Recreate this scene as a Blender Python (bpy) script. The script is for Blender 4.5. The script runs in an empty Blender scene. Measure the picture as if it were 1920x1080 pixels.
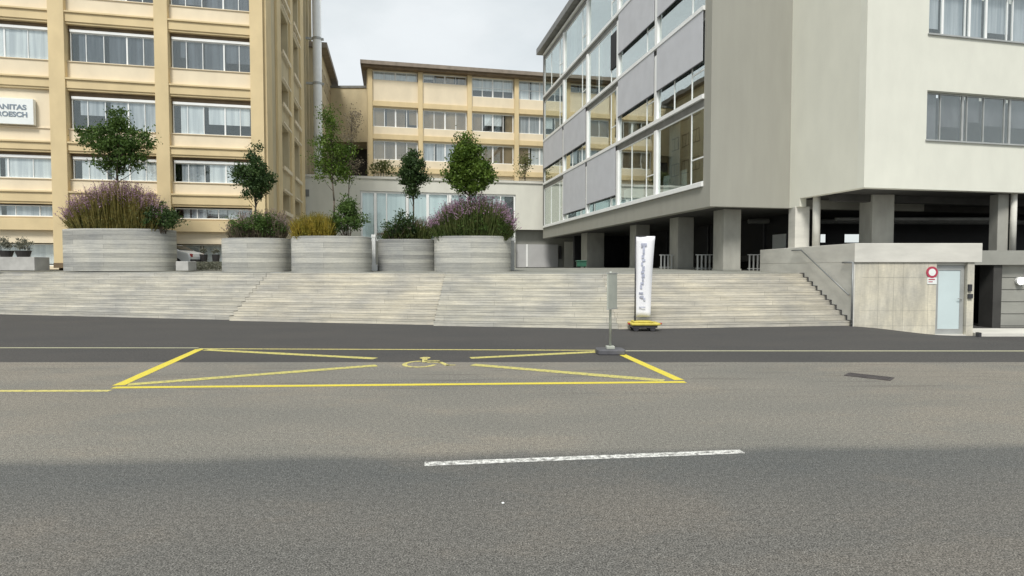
import bpy, math, random
from mathutils import Vector, Matrix, noise as mnoise
random.seed(7)
R = math.radians
C = bpy.context.scene.collection
F = 1080.0; PITCH = math.atan(38/F); H = 2.1; YAW = R(11.8)
CP, SP = math.cos(PITCH), math.sin(PITCH)
CY, SY = math.cos(YAW), math.sin(YAW)

# ---------------------------------------------------------------- measuring helpers (photo pixels -> metres)
def ray(px, py):
    cx = (px-960)/F; cy = (540-py)/F
    return Vector((cx, CP+SP*cy, -SP+CP*cy))
def G(px, py, z=0.0):
    d = ray(px, py); t = (z-H)/d.z
    return Vector((d.x*t, d.y*t, z))
def A(px, py, Y):
    d = ray(px, py); t = Y/d.y
    return Vector((d.x*t, Y, H+d.z*t))
def XX(px, Y): return A(px, 480, Y).x
def grid(ox, oy, w, s): return Vector((ox+w*CY-s*SY, oy+w*SY+s*CY))
def plaza_z(Y): return min(2.09, 1.854+.02*(Y-24.0)) if Y > 24 else 1.854

# ---------------------------------------------------------------- materials
M = {}
def nt(name):
    m = bpy.data.materials.new(name); m.use_nodes = True
    n = m.node_tree; b = n.nodes['Principled BSDF']
    M[name] = m
    return m, n, b
def N(n, t, **k):
    x = n.nodes.new(t)
    for a, v in k.items():
        if a in x.inputs: x.inputs[a].default_value = v
        else: setattr(x, a, v)
    return x
def mixc(n, fac, a, b, mode='MIX'):
    x = n.nodes.new('ShaderNodeMix'); x.data_type = 'RGBA'; x.blend_type = mode
    for s, v in ((x.inputs[0], fac), (x.inputs[6], a), (x.inputs[7], b)):
        if isinstance(v, bpy.types.NodeSocket): n.links.new(v, s)
        elif isinstance(v, (int, float)): s.default_value = v
        else: s.default_value = (*v, 1)
    return x.outputs[2]
def ramp(n, src, p0, p1):
    x = n.nodes.new('ShaderNodeMapRange'); x.inputs[1].default_value = p0; x.inputs[2].default_value = p1
    n.links.new(src, x.inputs[0]); return x.outputs[0]
def coords(n, scale=(1,1,1), rot=0):
    tc = n.nodes.new('ShaderNodeTexCoord'); mp = n.nodes.new('ShaderNodeMapping')
    mp.inputs['Scale'].default_value = scale; mp.inputs['Rotation'].default_value = (0,0,rot)
    n.links.new(tc.outputs['Object'], mp.inputs[0]); return mp.outputs[0]
def noise(n, scale, vec=None, detail=4, rough=.55):
    x = n.nodes.new('ShaderNodeTexNoise'); x.inputs['Scale'].default_value = scale
    x.inputs['Detail'].default_value = detail; x.inputs['Roughness'].default_value = rough
    n.links.new(vec if vec is not None else coords(n), x.inputs['Vector']); return x.outputs['Fac']
def bump(n, b, h, strength=.2, dist=.02):
    x = n.nodes.new('ShaderNodeBump'); x.inputs['Strength'].default_value = strength; x.inputs['Distance'].default_value = dist
    n.links.new(h, x.inputs['Height']); n.links.new(x.outputs[0], b.inputs['Normal'])
def plain(name, col, rough=.7, var=.12, scale=3.0, stretch=(1,1,1), metal=0, bmp=0):
    m, n, b = nt(name)
    v = coords(n, stretch); f = ramp(n, noise(n, scale, v), .3, .7)
    n.links.new(mixc(n, f, [c*(1-var) for c in col], [min(1, c*(1+var)) for c in col]), b.inputs['Base Color'])
    b.inputs['Roughness'].default_value = rough; b.inputs['Metallic'].default_value = metal
    if bmp: bump(n, b, noise(n, 60), bmp, .01)
    return m
def board(name, c0, c1, bw, rh, off=.37, streak=(.6,.6,9), bs=.25, rot=0):
    """board-formed / course-laid concrete: tone of each course differs, plus weathering streaks"""
    m, n, b = nt(name)
    tc = n.nodes.new('ShaderNodeTexCoord'); sp = n.nodes.new('ShaderNodeSeparateXYZ'); n.links.new(tc.outputs['Object'], sp.inputs[0])
    ad = N(n, 'ShaderNodeMath', operation='ADD'); n.links.new(sp.outputs[0], ad.inputs[0])
    mu = N(n, 'ShaderNodeMath', operation='MULTIPLY'); n.links.new(sp.outputs[1], mu.inputs[0]); mu.inputs[1].default_value = .0
    n.links.new(mu.outputs[0], ad.inputs[1])
    cb = n.nodes.new('ShaderNodeCombineXYZ'); n.links.new(ad.outputs[0], cb.inputs[0]); n.links.new(sp.outputs[2], cb.inputs[1])
    br = n.nodes.new('ShaderNodeTexBrick'); n.links.new(cb.outputs[0], br.inputs['Vector'])
    br.offset = off; br.inputs['Scale'].default_value = 1; br.inputs['Brick Width'].default_value = bw; br.inputs['Row Height'].default_value = rh
    br.inputs['Mortar Size'].default_value = .006; br.inputs['Color1'].default_value = (*c0,1); br.inputs['Color2'].default_value = (*c1,1)
    br.inputs['Mortar'].default_value = (*[c*.6 for c in c0],1)
    f = ramp(n, noise(n, 1.4, coords(n, streak), 8, .65), .3, .72)
    c = mixc(n, f, [.66]*3, [1.12,1.1,1.06]); c2 = mixc(n, 1.0, br.outputs['Color'], c, 'MULTIPLY')
    g = ramp(n, noise(n, .6, coords(n), 5, .6), .35, .65); c3 = mixc(n, 1.0, c2, mixc(n, g, [.82,.83,.86],[1.07,1.05,1.0]), 'MULTIPLY')
    g2 = ramp(n, noise(n, 14, coords(n, (.5,.5,2)), 6, .7), .3, .75); c4 = mixc(n, 1.0, c3, mixc(n, g2, [.86]*3,[1.08]*3), 'MULTIPLY')
    n.links.new(c4, b.inputs['Base Color']); b.inputs['Roughness'].default_value = .85
    bump(n, b, f, bs, .02); return m

def asphalt(name, kind):
    m, n, b = nt(name)
    v = coords(n)
    fine = noise(n, 80, v, 2, .75); mid = noise(n, 20, v, 4, .65); big = noise(n, .55, coords(n, (.45,1,1)), 5, .6)
    if kind == 'road':
        sp = n.nodes.new('ShaderNodeSeparateXYZ'); n.links.new(v, sp.inputs[0])
        def lin(a, bb, c, ns, amp):   # a*X + b*Y + c + noise*amp
            x = N(n, 'ShaderNodeMath', operation='MULTIPLY_ADD'); n.links.new(sp.outputs[0], x.inputs[0]); x.inputs[1].default_value = a; x.inputs[2].default_value = c
            y = N(n, 'ShaderNodeMath', operation='MULTIPLY_ADD'); n.links.new(sp.outputs[1], y.inputs[0]); y.inputs[1].default_value = bb; n.links.new(x.outputs[0], y.inputs[2])
            z = N(n, 'ShaderNodeMath', operation='MULTIPLY_ADD'); n.links.new(ns, z.inputs[0]); z.inputs[1].default_value = amp; n.links.new(y.outputs[0], z.inputs[2])
            return z.outputs[0]
        ns = noise(n, 1.1, coords(n, (.5,1,1)), 4, .6)
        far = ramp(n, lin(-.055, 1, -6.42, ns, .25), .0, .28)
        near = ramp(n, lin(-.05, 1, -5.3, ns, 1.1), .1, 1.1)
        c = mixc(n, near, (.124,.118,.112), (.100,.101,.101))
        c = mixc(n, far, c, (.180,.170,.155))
        st_ = ramp(n, noise(n, 2.2, coords(n, (.16,3.2,1)), 5, .6), .56, .66); bd = ramp(n, lin(0, 1, -9.2, ns, .5), 0, 1.2)
        sm_ = N(n, 'ShaderNodeMath', operation='MULTIPLY'); n.links.new(st_, sm_.inputs[0]); n.links.new(bd, sm_.inputs[1]); c = mixc(n, sm_.outputs[0], c, (.135,.125,.114))
        pt = ramp(n, noise(n, .28, coords(n, (.6,1,1)), 6, .7), .50, .56); c = mixc(n, 1.0, c, mixc(n, pt, [.95,.97,.97],[1.04,1.03,1.0]), 'MULTIPLY')
    else:
        c = mixc(n, .0, (.072,.070,.070), (.072,.070,.070))
    c = mixc(n, 1.0, c, mixc(n, ramp(n, big, .3, .7), [.88,.9,.91], [1.1,1.08,1.05]), 'MULTIPLY')
    sc = (.30, 1.95) if kind == 'road' else (.7, 1.3)
    c = mixc(n, 1.0, c, mixc(n, ramp(n, fine, .34, .66), [sc[0]]*3, [sc[1], sc[1]*.985, sc[1]*.95]), 'MULTIPLY')
    c = mixc(n, 1.0, c, mixc(n, ramp(n, mid, .32, .68), [.74]*3, [1.27]*3), 'MULTIPLY')
    vo = n.nodes.new('ShaderNodeTexVoronoi'); vo.inputs['Scale'].default_value = 55; n.links.new(v, vo.inputs['Vector'])
    st = ramp(n, vo.outputs['Distance'], .22, .12)
    sel = N(n, 'ShaderNodeSeparateColor'); n.links.new(vo.outputs['Color'], sel.inputs[0])
    ss = N(n, 'ShaderNodeMath', operation='MULTIPLY'); n.links.new(st, ss.inputs[0]); n.links.new(ramp(n, sel.outputs[0], .80, .82), ss.inputs[1])
    if kind == 'road': c = mixc(n, ss.outputs[0], c, (.42,.41,.38))
    n.links.new(c, b.inputs['Base Color']); b.inputs['Roughness'].default_value = .88
    b.inputs['Specular IOR Level'].default_value = .25
    bump(n, b, fine, .5, .012); return m
def worn_paint(name, col, under, wear, sx=1):
    m, n, b = nt(name)
    f = ramp(n, noise(n, 16, coords(n, (sx,1,1)), 8, .75), wear-.06, wear+.1)
    f2 = ramp(n, noise(n, 60, None, 3, .7), .25, .5)
    mm = N(n, 'ShaderNodeMath', operation='MULTIPLY'); n.links.new(f, mm.inputs[0]); n.links.new(f2, mm.inputs[1])
    n.links.new(mixc(n, mm.outputs[0], under, col), b.inputs['Base Color']); b.inputs['Roughness'].default_value = .7; return m
def leafmat(name, c0, c1, scale=2.2, trans=.35):
    m, n, b = nt(name)
    f = ramp(n, noise(n, scale, None, 2), .35, .65); g = ramp(n, noise(n, 9, None, 3, .8), .3, .7)
    c = mixc(n, f, c0, c1); c = mixc(n, 1.0, c, mixc(n, g, [.6]*3, [1.45]*3), 'MULTIPLY')
    n.links.new(c, b.inputs['Base Color']); b.inputs['Roughness'].default_value = .55; b.inputs['Specular IOR Level'].default_value = .3
    t = n.nodes.new('ShaderNodeBsdfTranslucent'); n.links.new(c, t.inputs[0])
    mx = n.nodes.new('ShaderNodeMixShader'); mx.inputs[0].default_value = trans
    o = n.nodes['Material Output']; n.links.new(b.outputs[0], mx.inputs[1]); n.links.new(t.outputs[0], mx.inputs[2]); n.links.new(mx.outputs[0], o.inputs[0])
    return m
def glass(name, tint=(1,1,1), ior=1.9, rough=.02, wob=.0, lo=.10):
    m, n, b = nt(name); n.nodes.remove(b)
    lw = n.nodes.new('ShaderNodeLayerWeight'); lw.inputs['Blend'].default_value = .5; fr = N(n, 'ShaderNodeMath', operation='POWER'); n.links.new(lw.outputs['Facing'], fr.inputs[0]); fr.inputs[1].default_value = 3.5; tr = n.nodes.new('ShaderNodeBsdfTransparent'); tr.inputs[0].default_value = (*tint,1)
    gl = n.nodes.new('ShaderNodeBsdfGlossy'); gl.inputs['Roughness'].default_value = rough; gl.inputs[0].default_value = (.95,1,.985,1)
    mr = n.nodes.new('ShaderNodeMapRange'); mr.inputs[3].default_value = lo; n.links.new(fr.outputs[0], mr.inputs[0])
    mx = n.nodes.new('ShaderNodeMixShader'); n.links.new(mr.outputs[0], mx.inputs[0]); n.links.new(tr.outputs[0], mx.inputs[1]); n.links.new(gl.outputs[0], mx.inputs[2])
    if wob:
        bp = n.nodes.new('ShaderNodeBump'); bp.inputs['Strength'].default_value = wob; bp.inputs['Distance'].default_value = .02
        n.links.new(noise(n, .8, None, 1), bp.inputs['Height']); n.links.new(bp.outputs[0], gl.inputs['Normal'])
    n.links.new(mx.outputs[0], n.nodes['Material Output'].inputs[0]); return m
def curtain(name, c0, c1, ax=0, scale=5):
    m, n, b = nt(name)
    st = [.15,.15,.15]; st[ax] = 1.0; st[2] = .04
    f = ramp(n, noise(n, scale, coords(n, st), 3, .6), .35, .65)
    n.links.new(mixc(n, f, c0, c1), b.inputs['Base Color']); b.inputs['Roughness'].default_value = .9; return m

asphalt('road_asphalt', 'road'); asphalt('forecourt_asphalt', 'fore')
plain('plaza_paving', (.24,.24,.21), .9, .2, .8, bmp=.2)
board('step_warm', (.61,.585,.515), (.70,.675,.605), 3.1, .1685, streak=(.5,.5,6))
board('step_grey', (.55,.54,.495), (.66,.645,.59), 2.7, .1685, streak=(.5,.5,6))
board('step_mid', (.58,.57,.515), (.67,.655,.595), 2.9, .1685, streak=(.5,.5,6))
board('planter_board', (.36,.365,.35), (.64,.64,.60), 4.6, .235, streak=(.3,.3,5), bs=.5)
board('planter_board_dark', (.30,.31,.31), (.50,.51,.49), 3.8, .21, streak=(.35,.35,7), bs=.5)
board('fair_concrete', (.68,.65,.555), (.75,.72,.62), .9, 2.6, off=.0, streak=(2.2,2.2,.5), bs=.15)
plain('concrete_slab', (.63,.615,.56), .85, .12, 1.2, (.6,.6,2), bmp=.2)
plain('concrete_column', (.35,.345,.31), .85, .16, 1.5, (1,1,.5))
plain('soffit_dark', (.055,.054,.05), .9, .2, 1.5)  # dark concrete, with the deep shade of the undersides put into the colour
plain('dark_void', (.012,.012,.014), .6, .4, .8)  # near-black: the shade of deep, enclosed spaces is put into the colour
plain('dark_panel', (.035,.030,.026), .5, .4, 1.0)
plain('grey_plaster', (.325,.32,.28), .9, .045, 1.2, (1.4,1.4,.25))
plain('light_plaster', (.70,.70,.62), .9, .035, 1.5, (1,1,.5), bmp=.1)
plain('warm_plaster', (.69,.685,.60), .9, .04, 1.0, (1,1,.5), bmp=.1)
plain('yellow_plaster', (.68,.545,.32), .88, .08, .9, (1,1,.6), bmp=.1)
plain('cream_plaster', (.77,.67,.50), .88, .06, .9, (1,1,.6), bmp=.1)
plain('tan_shade_plaster', (.56,.475,.31), .88, .12, .8, (1,1,.5), bmp=.1)  # shadow-side tone of the yellow walls put into the colour
plain('brown_trim', (.17,.12,.07), .7, .2, 2)
plain('roof_fascia', (.24,.20,.16), .7, .2, 2)
plain('white_metal', (.86,.87,.86), .4, .04, 2)
plain('grey_metal', (.42,.43,.42), .4, .1, 2, metal=.3)
plain('dark_metal', (.05,.05,.055), .45, .2, 2, metal=.2)
plain('gutter_metal', (.19,.19,.18), .5, .2, 2)
plain('sign_white', (.82,.85,.83), .5, .03, 2)
plain('sign_text', (.22,.27,.32), .6, .1, 3)
plain('screen_fabric', (.56,.57,.605), .85, .05, .9)
plain('screen_dark', (.085,.095,.115), .8, .18, .9, (1,1,.2))
plain('interior', (.30,.29,.23), .9, .4, .45)
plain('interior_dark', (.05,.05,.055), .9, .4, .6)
plain('terrace_white', (.66,.655,.59), .9, .07, .8, (1,1,.4), bmp=.1)
plain('garage_grey', (.45,.45,.45), .6, .05, 1)
plain('wall_grey', (.30,.30,.27), .85, .12, 1, bmp=.2)
plain('trough_grey', (.42,.415,.395), .85, .15, 2, bmp=.3)
plain('soil', (.06,.045,.03), .95, .4, 6)
plain('bark', (.10,.08,.06), .9, .4, 8, (1,1,.3), bmp=.5)
plain('banner_cloth', (.83,.83,.86), .8, .03, 1)
plain('rail_metal', (.24,.25,.25), .45, .1, 2, metal=.3)
plain('banner_ink', (.42,.44,.54), .8, .3, 9)
plain('yellow_board', (.55,.46,.08), .6, .2, 5)
plain('rubber', (.035,.035,.04), .8, .3, 5)
plain('base_plastic', (.10,.10,.11), .7, .25, 4)
plain('sign_back', (.44,.46,.41), .5, .12, 3, metal=.2)
plain('red_paint', (.45,.05,.09), .5, .08, 3)
plain('frosted', (.60,.70,.71), .3, .05, .7)
plain('bin_green', (.02,.10,.06), .5, .2, 3)
plain('car_white', (.75,.76,.76), .25, .03, 1)
plain('car_glass', (.02,.022,.025), .08, .2, 1)
plain('lamp_red', (.4,.02,.02), .3, .1, 1)
plain('pot_dark', (.03,.028,.027), .6, .3, 4)
plain('iron', (.085,.075,.075), .7, .3, 14, metal=.3)
m, n, b = nt('lamp_lit'); b.inputs['Emission Color'].default_value = (1,1,.97,1); b.inputs['Emission Strength'].default_value = 2.2
worn_paint('paint_yellow', (.72,.60,.05), (.20,.19,.12), .34)
worn_paint('paint_yellow_faded', (.62,.56,.15), (.15,.14,.12), .42)
worn_paint('paint_cream', (.50,.49,.33), (.16,.16,.12), .34)
worn_paint('paint_yellow_pale', (.68,.60,.18), (.17,.16,.13), .43)
worn_paint('paint_white', (.80,.80,.76), (.16,.155,.145), .46)
leafmat('leaf_mid', (.042,.085,.018), (.10,.165,.035)); leafmat('leaf_dark', (.024,.055,.016), (.065,.11,.030))
leafmat('leaf_bright', (.045,.09,.010), (.13,.20,.028)); leafmat('leaf_olive', (.09,.11,.035), (.17,.19,.07))
leafmat('blade_olive', (.13,.12,.03), (.24,.20,.06)); leafmat('blade_yellow', (.22,.20,.03), (.34,.26,.04)); leafmat('blade_green', (.06,.09,.02), (.13,.15,.05))
leafmat('blade_dusky', (.13,.11,.07), (.24,.20,.14))
leafmat('flower_purple', (.27,.15,.25), (.52,.34,.46), 3); leafmat('flower_dusky', (.26,.19,.19), (.42,.32,.32), 3)
leafmat('leaf_grey', (.14,.15,.11), (.24,.24,.19), 4)
glass('window_glass', (.97,.985,.985), 1.85, .03); glass('facade_glass', (.93,.97,.95), 3.4, .012, .08, lo=.34); glass('terrace_glass', (.955,.985,.99), 1.9, .06)
curtain('curtain_light', (.52,.55,.58), (.76,.78,.79)); curtain('curtain_mid', (.28,.31,.35), (.52,.54,.57)); curtain('blind_grey', (.06,.06,.07), (.13,.13,.145), 2, 9); curtain('curtain_side', (.16,.12,.08), (.32,.24,.15), 1)
curtain('curtain_dark', (.05,.058,.072), (.13,.145,.17), 0, 3)
curtain('terrace_curtain', (.58,.66,.67), (.78,.84,.84), 0, 2)

# ---------------------------------------------------------------- mesh helpers
front = lambda u, v, z: (u, v, z)              # face towards the street
side_r = lambda u, v, z: (-v, u, z)            # face towards +x, u runs back
side_l = lambda u, v, z: (v, u, z)             # face towards -x, u runs back
ident = front
def xf(o): return o.location.z
class MB:
    def __init__(s, f=ident): s.v = []; s.f = []; s.m = f; s.sm = False
    def add(s, vs, fs):
        k = len(s.v); s.v += [tuple(v) for v in vs]; s.f += [tuple(i+k for i in f) for f in fs]; return s
    def box(s, u0, u1, v0, v1, z0, z1):
        a = [s.m(u, v, z) for z in (z0, z1) for v in (v0, v1) for u in (u0, u1)]
        xs = [p[0] for p in a]; ys = [p[1] for p in a]
        x0, x1, y0, y1 = min(xs), max(xs), min(ys), max(ys)
        return s.add([(x0,y0,z0),(x1,y0,z0),(x1,y1,z0),(x0,y1,z0),(x0,y0,z1),(x1,y0,z1),(x1,y1,z1),(x0,y1,z1)],
                     [(3,2,1,0),(4,5,6,7),(0,1,5,4),(1,2,6,5),(2,3,7,6),(3,0,4,7)])
    def prism(s, pts, z0, z1):            # pts counter-clockwise seen from above
        n = len(pts)
        s.add([(p[0],p[1],z0) for p in pts]+[(p[0],p[1],z1) for p in pts],
              [tuple(reversed(range(n))), tuple(range(n,2*n))]+[(i,(i+1)%n,(i+1)%n+n,i+n) for i in range(n)]); return s
    def tube(s, p0, p1, r0, r1=None, k=10):
        p0 = Vector(p0); p1 = Vector(p1); r1 = r0 if r1 is None else r1
        d = (p1-p0).normalized(); a = d.orthogonal().normalized(); c = d.cross(a)
        vs = [p+(a*math.cos(t)+c*math.sin(t))*r for p, r in ((p0,r0),(p1,r1)) for t in [2*math.pi*i/k for i in range(k)]]
        s.add(vs, [(i,(i+1)%k,(i+1)%k+k,i+k) for i in range(k)]+[tuple(reversed(range(k))), tuple(range(k,2*k))]); return s
    def sheet(s, x0, x1, y0, y1, z): return s.add([(x0,y0,z),(x1,y0,z),(x1,y1,z),(x0,y1,z)], [(0,1,2,3)])
    def build(s, name, mat, parent=None, bevel=0, smooth=False, loc=None):
        me = bpy.data.meshes.new(name); vs = s.v
        if parent is not None:
            zo = OFF.get(parent, (0,0,0)); vs = [(v[0]-zo[0], v[1]-zo[1], v[2]-zo[2]) for v in vs]
        if loc is not None: vs = [(v[0]-loc[0], v[1]-loc[1], v[2]-loc[2]) for v in vs]
        me.from_pydata(vs, [], s.f); me.update()
        if smooth:
            for p in me.polygons: p.use_smooth = True
        me.materials.append(M[mat]); o = bpy.data.objects.new(name, me); C.objects.link(o)
        if loc is not None: o.location = loc
        if parent is not None: o.parent = parent; OFF[o] = OFF.get(parent, (0,0,0))
        if loc is not None: OFF[o] = tuple(loc)
        if bevel:
            b = o.modifiers.new('bevel', 'BEVEL'); b.width = bevel; b.segments = 2; b.limit_method = 'ANGLE'
        return o
OFF = {}
def tag(o, label=None, cat=None, group=None, kind=None):
    if label: o['label'] = label
    if cat: o['category'] = cat
    if group: o['group'] = group
    if kind: o['kind'] = kind
    return o
def empty(name, loc, rz=0, world=False, **k):
    """root Empty at the thing's base. world=True: parts are written in scene coordinates"""
    o = bpy.data.objects.new(name, None); C.objects.link(o); o.location = loc; o.rotation_euler = (0,0,rz)
    OFF[o] = tuple(loc) if world else (0,0,loc[2])
    return tag(o, **k)

# ---------------------------------------------------------------- ground, road, forecourt, plaza
Y1 = 12.75
road = tag(MB().add([(-140,-150,0),(140,-150,0),(140,Y1,0),(-140,Y1,0)], [(0,1,2,3)]).build('road', 'road_asphalt'), kind='structure')
def sm(t): t = max(0, min(1, t)); return t*t*(3-2*t)
def fz(x, y): return -.36*sm((x-11.8)/4.4)*sm((y-15.2)/4.6)
b = MB(); xs = [-140,-60,-20,0,8]+[11+.5*i for i in range(14)]+[22,40,140]; ys = [Y1,14,15.2]+[15.7+.5*i for i in range(11)]+[24,34,60]
nx = len(xs); b.add([(x,y,fz(x,y)) for y in ys for x in xs], [(j*nx+i,j*nx+i+1,(j+1)*nx+i+1,(j+1)*nx+i) for j in range(len(ys)-1) for i in range(nx-1)])
tag(b.build('forecourt', 'forecourt_asphalt', smooth=True), kind='structure')
def strip(p, q, w, name, mat, z=.004, ex=0):
    p = Vector(p).to_2d(); q = Vector(q).to_2d(); d = (q-p).normalized(); nrm = Vector((-d.y, d.x))*w/2
    k = max(2, int((q-p).length/.5)); b = MB()
    pts = []
    for i in range(k+1):
        c = p.lerp(q, i/k); jit = random.uniform(.94, 1.06)
        pts += [(*(c-nrm*jit), z), (*(c+nrm*jit), z)]
    b.add(pts, [(2*i,2*i+2,2*i+3,2*i+1) for i in range(k)])
    return b.build(name, mat, road)
# painted lines (children of the road they are painted on)
o = strip(G(-500,652), G(372,652.5), .12, 'edge_line', 'paint_cream'); o = strip(G(372,654), G(1120,657), .13, 'bay_line', 'paint_yellow_pale')
strip(G(1162,658), G(2500,658.5), .13, 'edge_line', 'paint_cream')
tag(strip(G(212,727), G(1285,716.5), .16, 'bay_line', 'paint_yellow', .004), 'solid bright yellow front line of the parking bay')
strip(G(-400,734), G(206,733), .14, 'bay_line', 'paint_yellow_pale', .004)
strip(G(222,723), G(374,655), .20, 'bay_line', 'paint_yellow', .0045)
strip(G(1160,662), G(1274,713), .20, 'bay_line', 'paint_yellow', .0045)
for a, c in (((385,656),(704,672.5)), ((1118,660),(882,671.5))): strip(G(*a), G(*c), .25, 'cross_line', 'paint_yellow_faded', .005)
for a, c in (((240,721.5),(706,685.5)), ((1245,714),(886,684))): strip(G(*a), G(*c), .25, 'cross_line', 'paint_yellow_faded', .005)
strip(G(796,870.5), G(1392,847), .125, 'centre_line', 'paint_white', .004)
# wheelchair symbol lying on its back towards the street
sy = MB(); c0 = G(795,681)
def P(x, y): return (c0.x+x*.84, c0.y+y*.84, .005)
def flat(a, c, w):
    a = Vector(a); c = Vector(c); d = (c-a).normalized(); k = Vector((-d.y,d.x))*w/2
    sy.add([P(*(a-k)), P(*(c-k)), P(*(c+k)), P(*(a+k))], [(0,1,2,3)])
for i in range(15):
    t0 = R(95+17*i); t1 = R(95+17*(i+1)); r0, r1 = .34, .46
    sy.add([P(-.08+r0*math.cos(t0), -.15+r0*math.sin(t0)*1.15), P(-.08+r1*math.cos(t0), -.15+r1*math.sin(t0)*1.15), P(-.08+r1*math.cos(t1), -.15+r1*math.sin(t1)*1.15), P(-.08+r0*math.cos(t1), -.15+r0*math.sin(t1)*1.15)], [(3,2,1,0)])
k = 12; sy.add([P(-.10+.15*math.cos(2*math.pi*i/k), .86+.17*math.sin(2*math.pi*i/k)) for i in range(k)], [tuple(range(k))])
flat((-.08,.68),(.0,.12),.14); flat((-.06,.42),(.36,.38),.10); flat((.0,.16),(.42,.12),.13); flat((.40,.16),(.66,-.36),.13); flat((.62,-.34),(.86,-.28),.10)
tag(sy.build('wheelchair_symbol', 'paint_yellow_pale', road), 'worn yellow wheelchair symbol in the middle of the bay')
# drain cover
p, q = G(1587,702), G(1673,711.5); g = empty('drain_cover', (p+q)/2, math.atan2(q.y-p.y, q.x-p.x), label='narrow dark iron drain grate set in the road right of the yellow bay', cat='drain cover')
L = (q-p).length/2; b = MB().box(-L,L,-.19,-.16,0.0,.014).box(-L,L,.16,.19,0,.014).box(-L,-L+.03,-.16,.16,0,.014).box(L-.03,L,-.16,.16,0,.014); b.build('frame', 'iron', g)
b = MB()
for i in range(16): x = -L+.04+(2*L-.08)*i/15; b.box(x-.016,x+.016,-.16,.16,.002,.011)
b.box(-L+.03,L-.03,-.012,.012,.002,.009); b.build('grate', 'iron', g); MB().box(-L+.03,L-.03,-.16,.16,.0005,.0015).build('pit', 'dark_void', g)
# small litter speck on the near lane
def blob_mesh(r, sx, sy_, sz, seed, k=8, rings=5):
    b = MB(); vs = []
    for j in range(1, rings):
        ph = math.pi*j/rings
        for i in range(k):
            t = 2*math.pi*i/k; d = Vector((math.sin(ph)*math.cos(t), math.sin(ph)*math.sin(t), math.cos(ph)))
            rr = r*(1+.25*mnoise.noise(d*1.7+Vector((seed,0,0)))); vs.append((d.x*rr*sx, d.y*rr*sy_, d.z*rr*sz))
    vs += [(0,0,r*sz),(0,0,-r*sz)]; n_ = len(vs)
    fs = [(j*k+i,(j+1)*k+i,(j+1)*k+(i+1)%k,j*k+(i+1)%k) for j in range(rings-2) for i in range(k)]
    fs += [(n_-2,i,(i+1)%k) for i in range(k)]+[((rings-2)*k+(i+1)%k,(rings-2)*k+i,n_-1) for i in range(k)]
    return b.add(vs, fs)
b = blob_mesh(.011,1.3,1,.6,3); q = G(943,945); o = b.build('pebble', 'sign_white'); o.location = (q.x,q.y,.01); tag(o, 'tiny white pebble lying on the dark near lane below the dashed line', 'pebble')

# flights of steps
NS = 11; RH = .1685; RUN = 3.5; ZT = NS*RH
segs = [((-420,579),(430,600),'step_grey','long grey concrete seating steps at the far left, set furthest back'),
        ((430,601.5),(813,609.5),'step_warm','cream concrete seating steps below the second and third planters, between the two vertical joints'),
        ((813,611),(1160,617),'step_mid','pale concrete seating steps behind the grey pole sign, below the rightmost planter'),
        ((1160,617.5),(1604,610.5),'step_warm','widest stair flight with long treads beside the wall with the handrail')]
tops = []
for p, q, mt, lab in segs:
    a = G(*p); c = G(*q)
    if p[0] == 1160: c.x = 12.3
    b = MB(); tr = RUN/(NS-1)
    bl = lambda y, z: (0, y, z)
    prof = []
    for k in range(NS):
        y = k*tr; z = k*RH
        prof += [(y+.012, z), (y+.012, z+RH-.06), (y, z+RH-.05), (y, z+RH)]
    prof += [(RUN+.5, ZT), (RUN+.5, 0)]
    n_ = len(prof); vs = [(a.x, a.y+y, z-.0) for y, z in prof]+[(c.x, c.y+y, z) for y, z in prof]
    vs = [(x, y, z if z > 0 else -.3) for x, y, z in vs]
    fs = [(i, i+n_, (i+1)%n_+n_, (i+1)%n_) for i in range(n_)]+[tuple(range(n_)), tuple(reversed(range(n_,2*n_)))]
    b.add(vs, fs); mid = ((a.x+c.x)/2, a.y, 0)
    tag(b.build('concrete_steps', mt, loc=mid), lab, 'steps', 'flights of concrete steps up to the plaza')
    tops.append((Vector((a.x, a.y+RUN+.45)), Vector((c.x, c.y+RUN+.45))))
b = MB(); zt = ZT+.0035
def quad(p0, p1, p2, p3): b.add([p0,p1,p2,p3], [(0,1,2,3)])
for p, q in tops: quad((p.x,p.y,zt),(q.x,q.y,zt),(q.x,36.5,2.09),(p.x,36.5,2.09))
xl = tops[0][0].x; quad((-140,tops[0][0].y,zt),(xl,tops[0][0].y,zt),(xl,36.5,2.09),(-140,36.5,2.09))
ZB = zt+(2.09-zt)*(26.6-24.6)/(36.5-24.6)
quad((12.3,26.6,ZB),(60,26.6,ZB),(60,36.5,2.09),(12.3,36.5,2.09))
quad((-140,36.5,2.09),(60,36.5,2.09),(60,180,2.09),(-140,180,2.09))
tag(b.build('plaza', 'plaza_paving'), kind='structure')
def pz(Y, X=0): return 1.87+(2.09-1.87)*max(0,min(1,(Y-24.8)/11.7))

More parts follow.
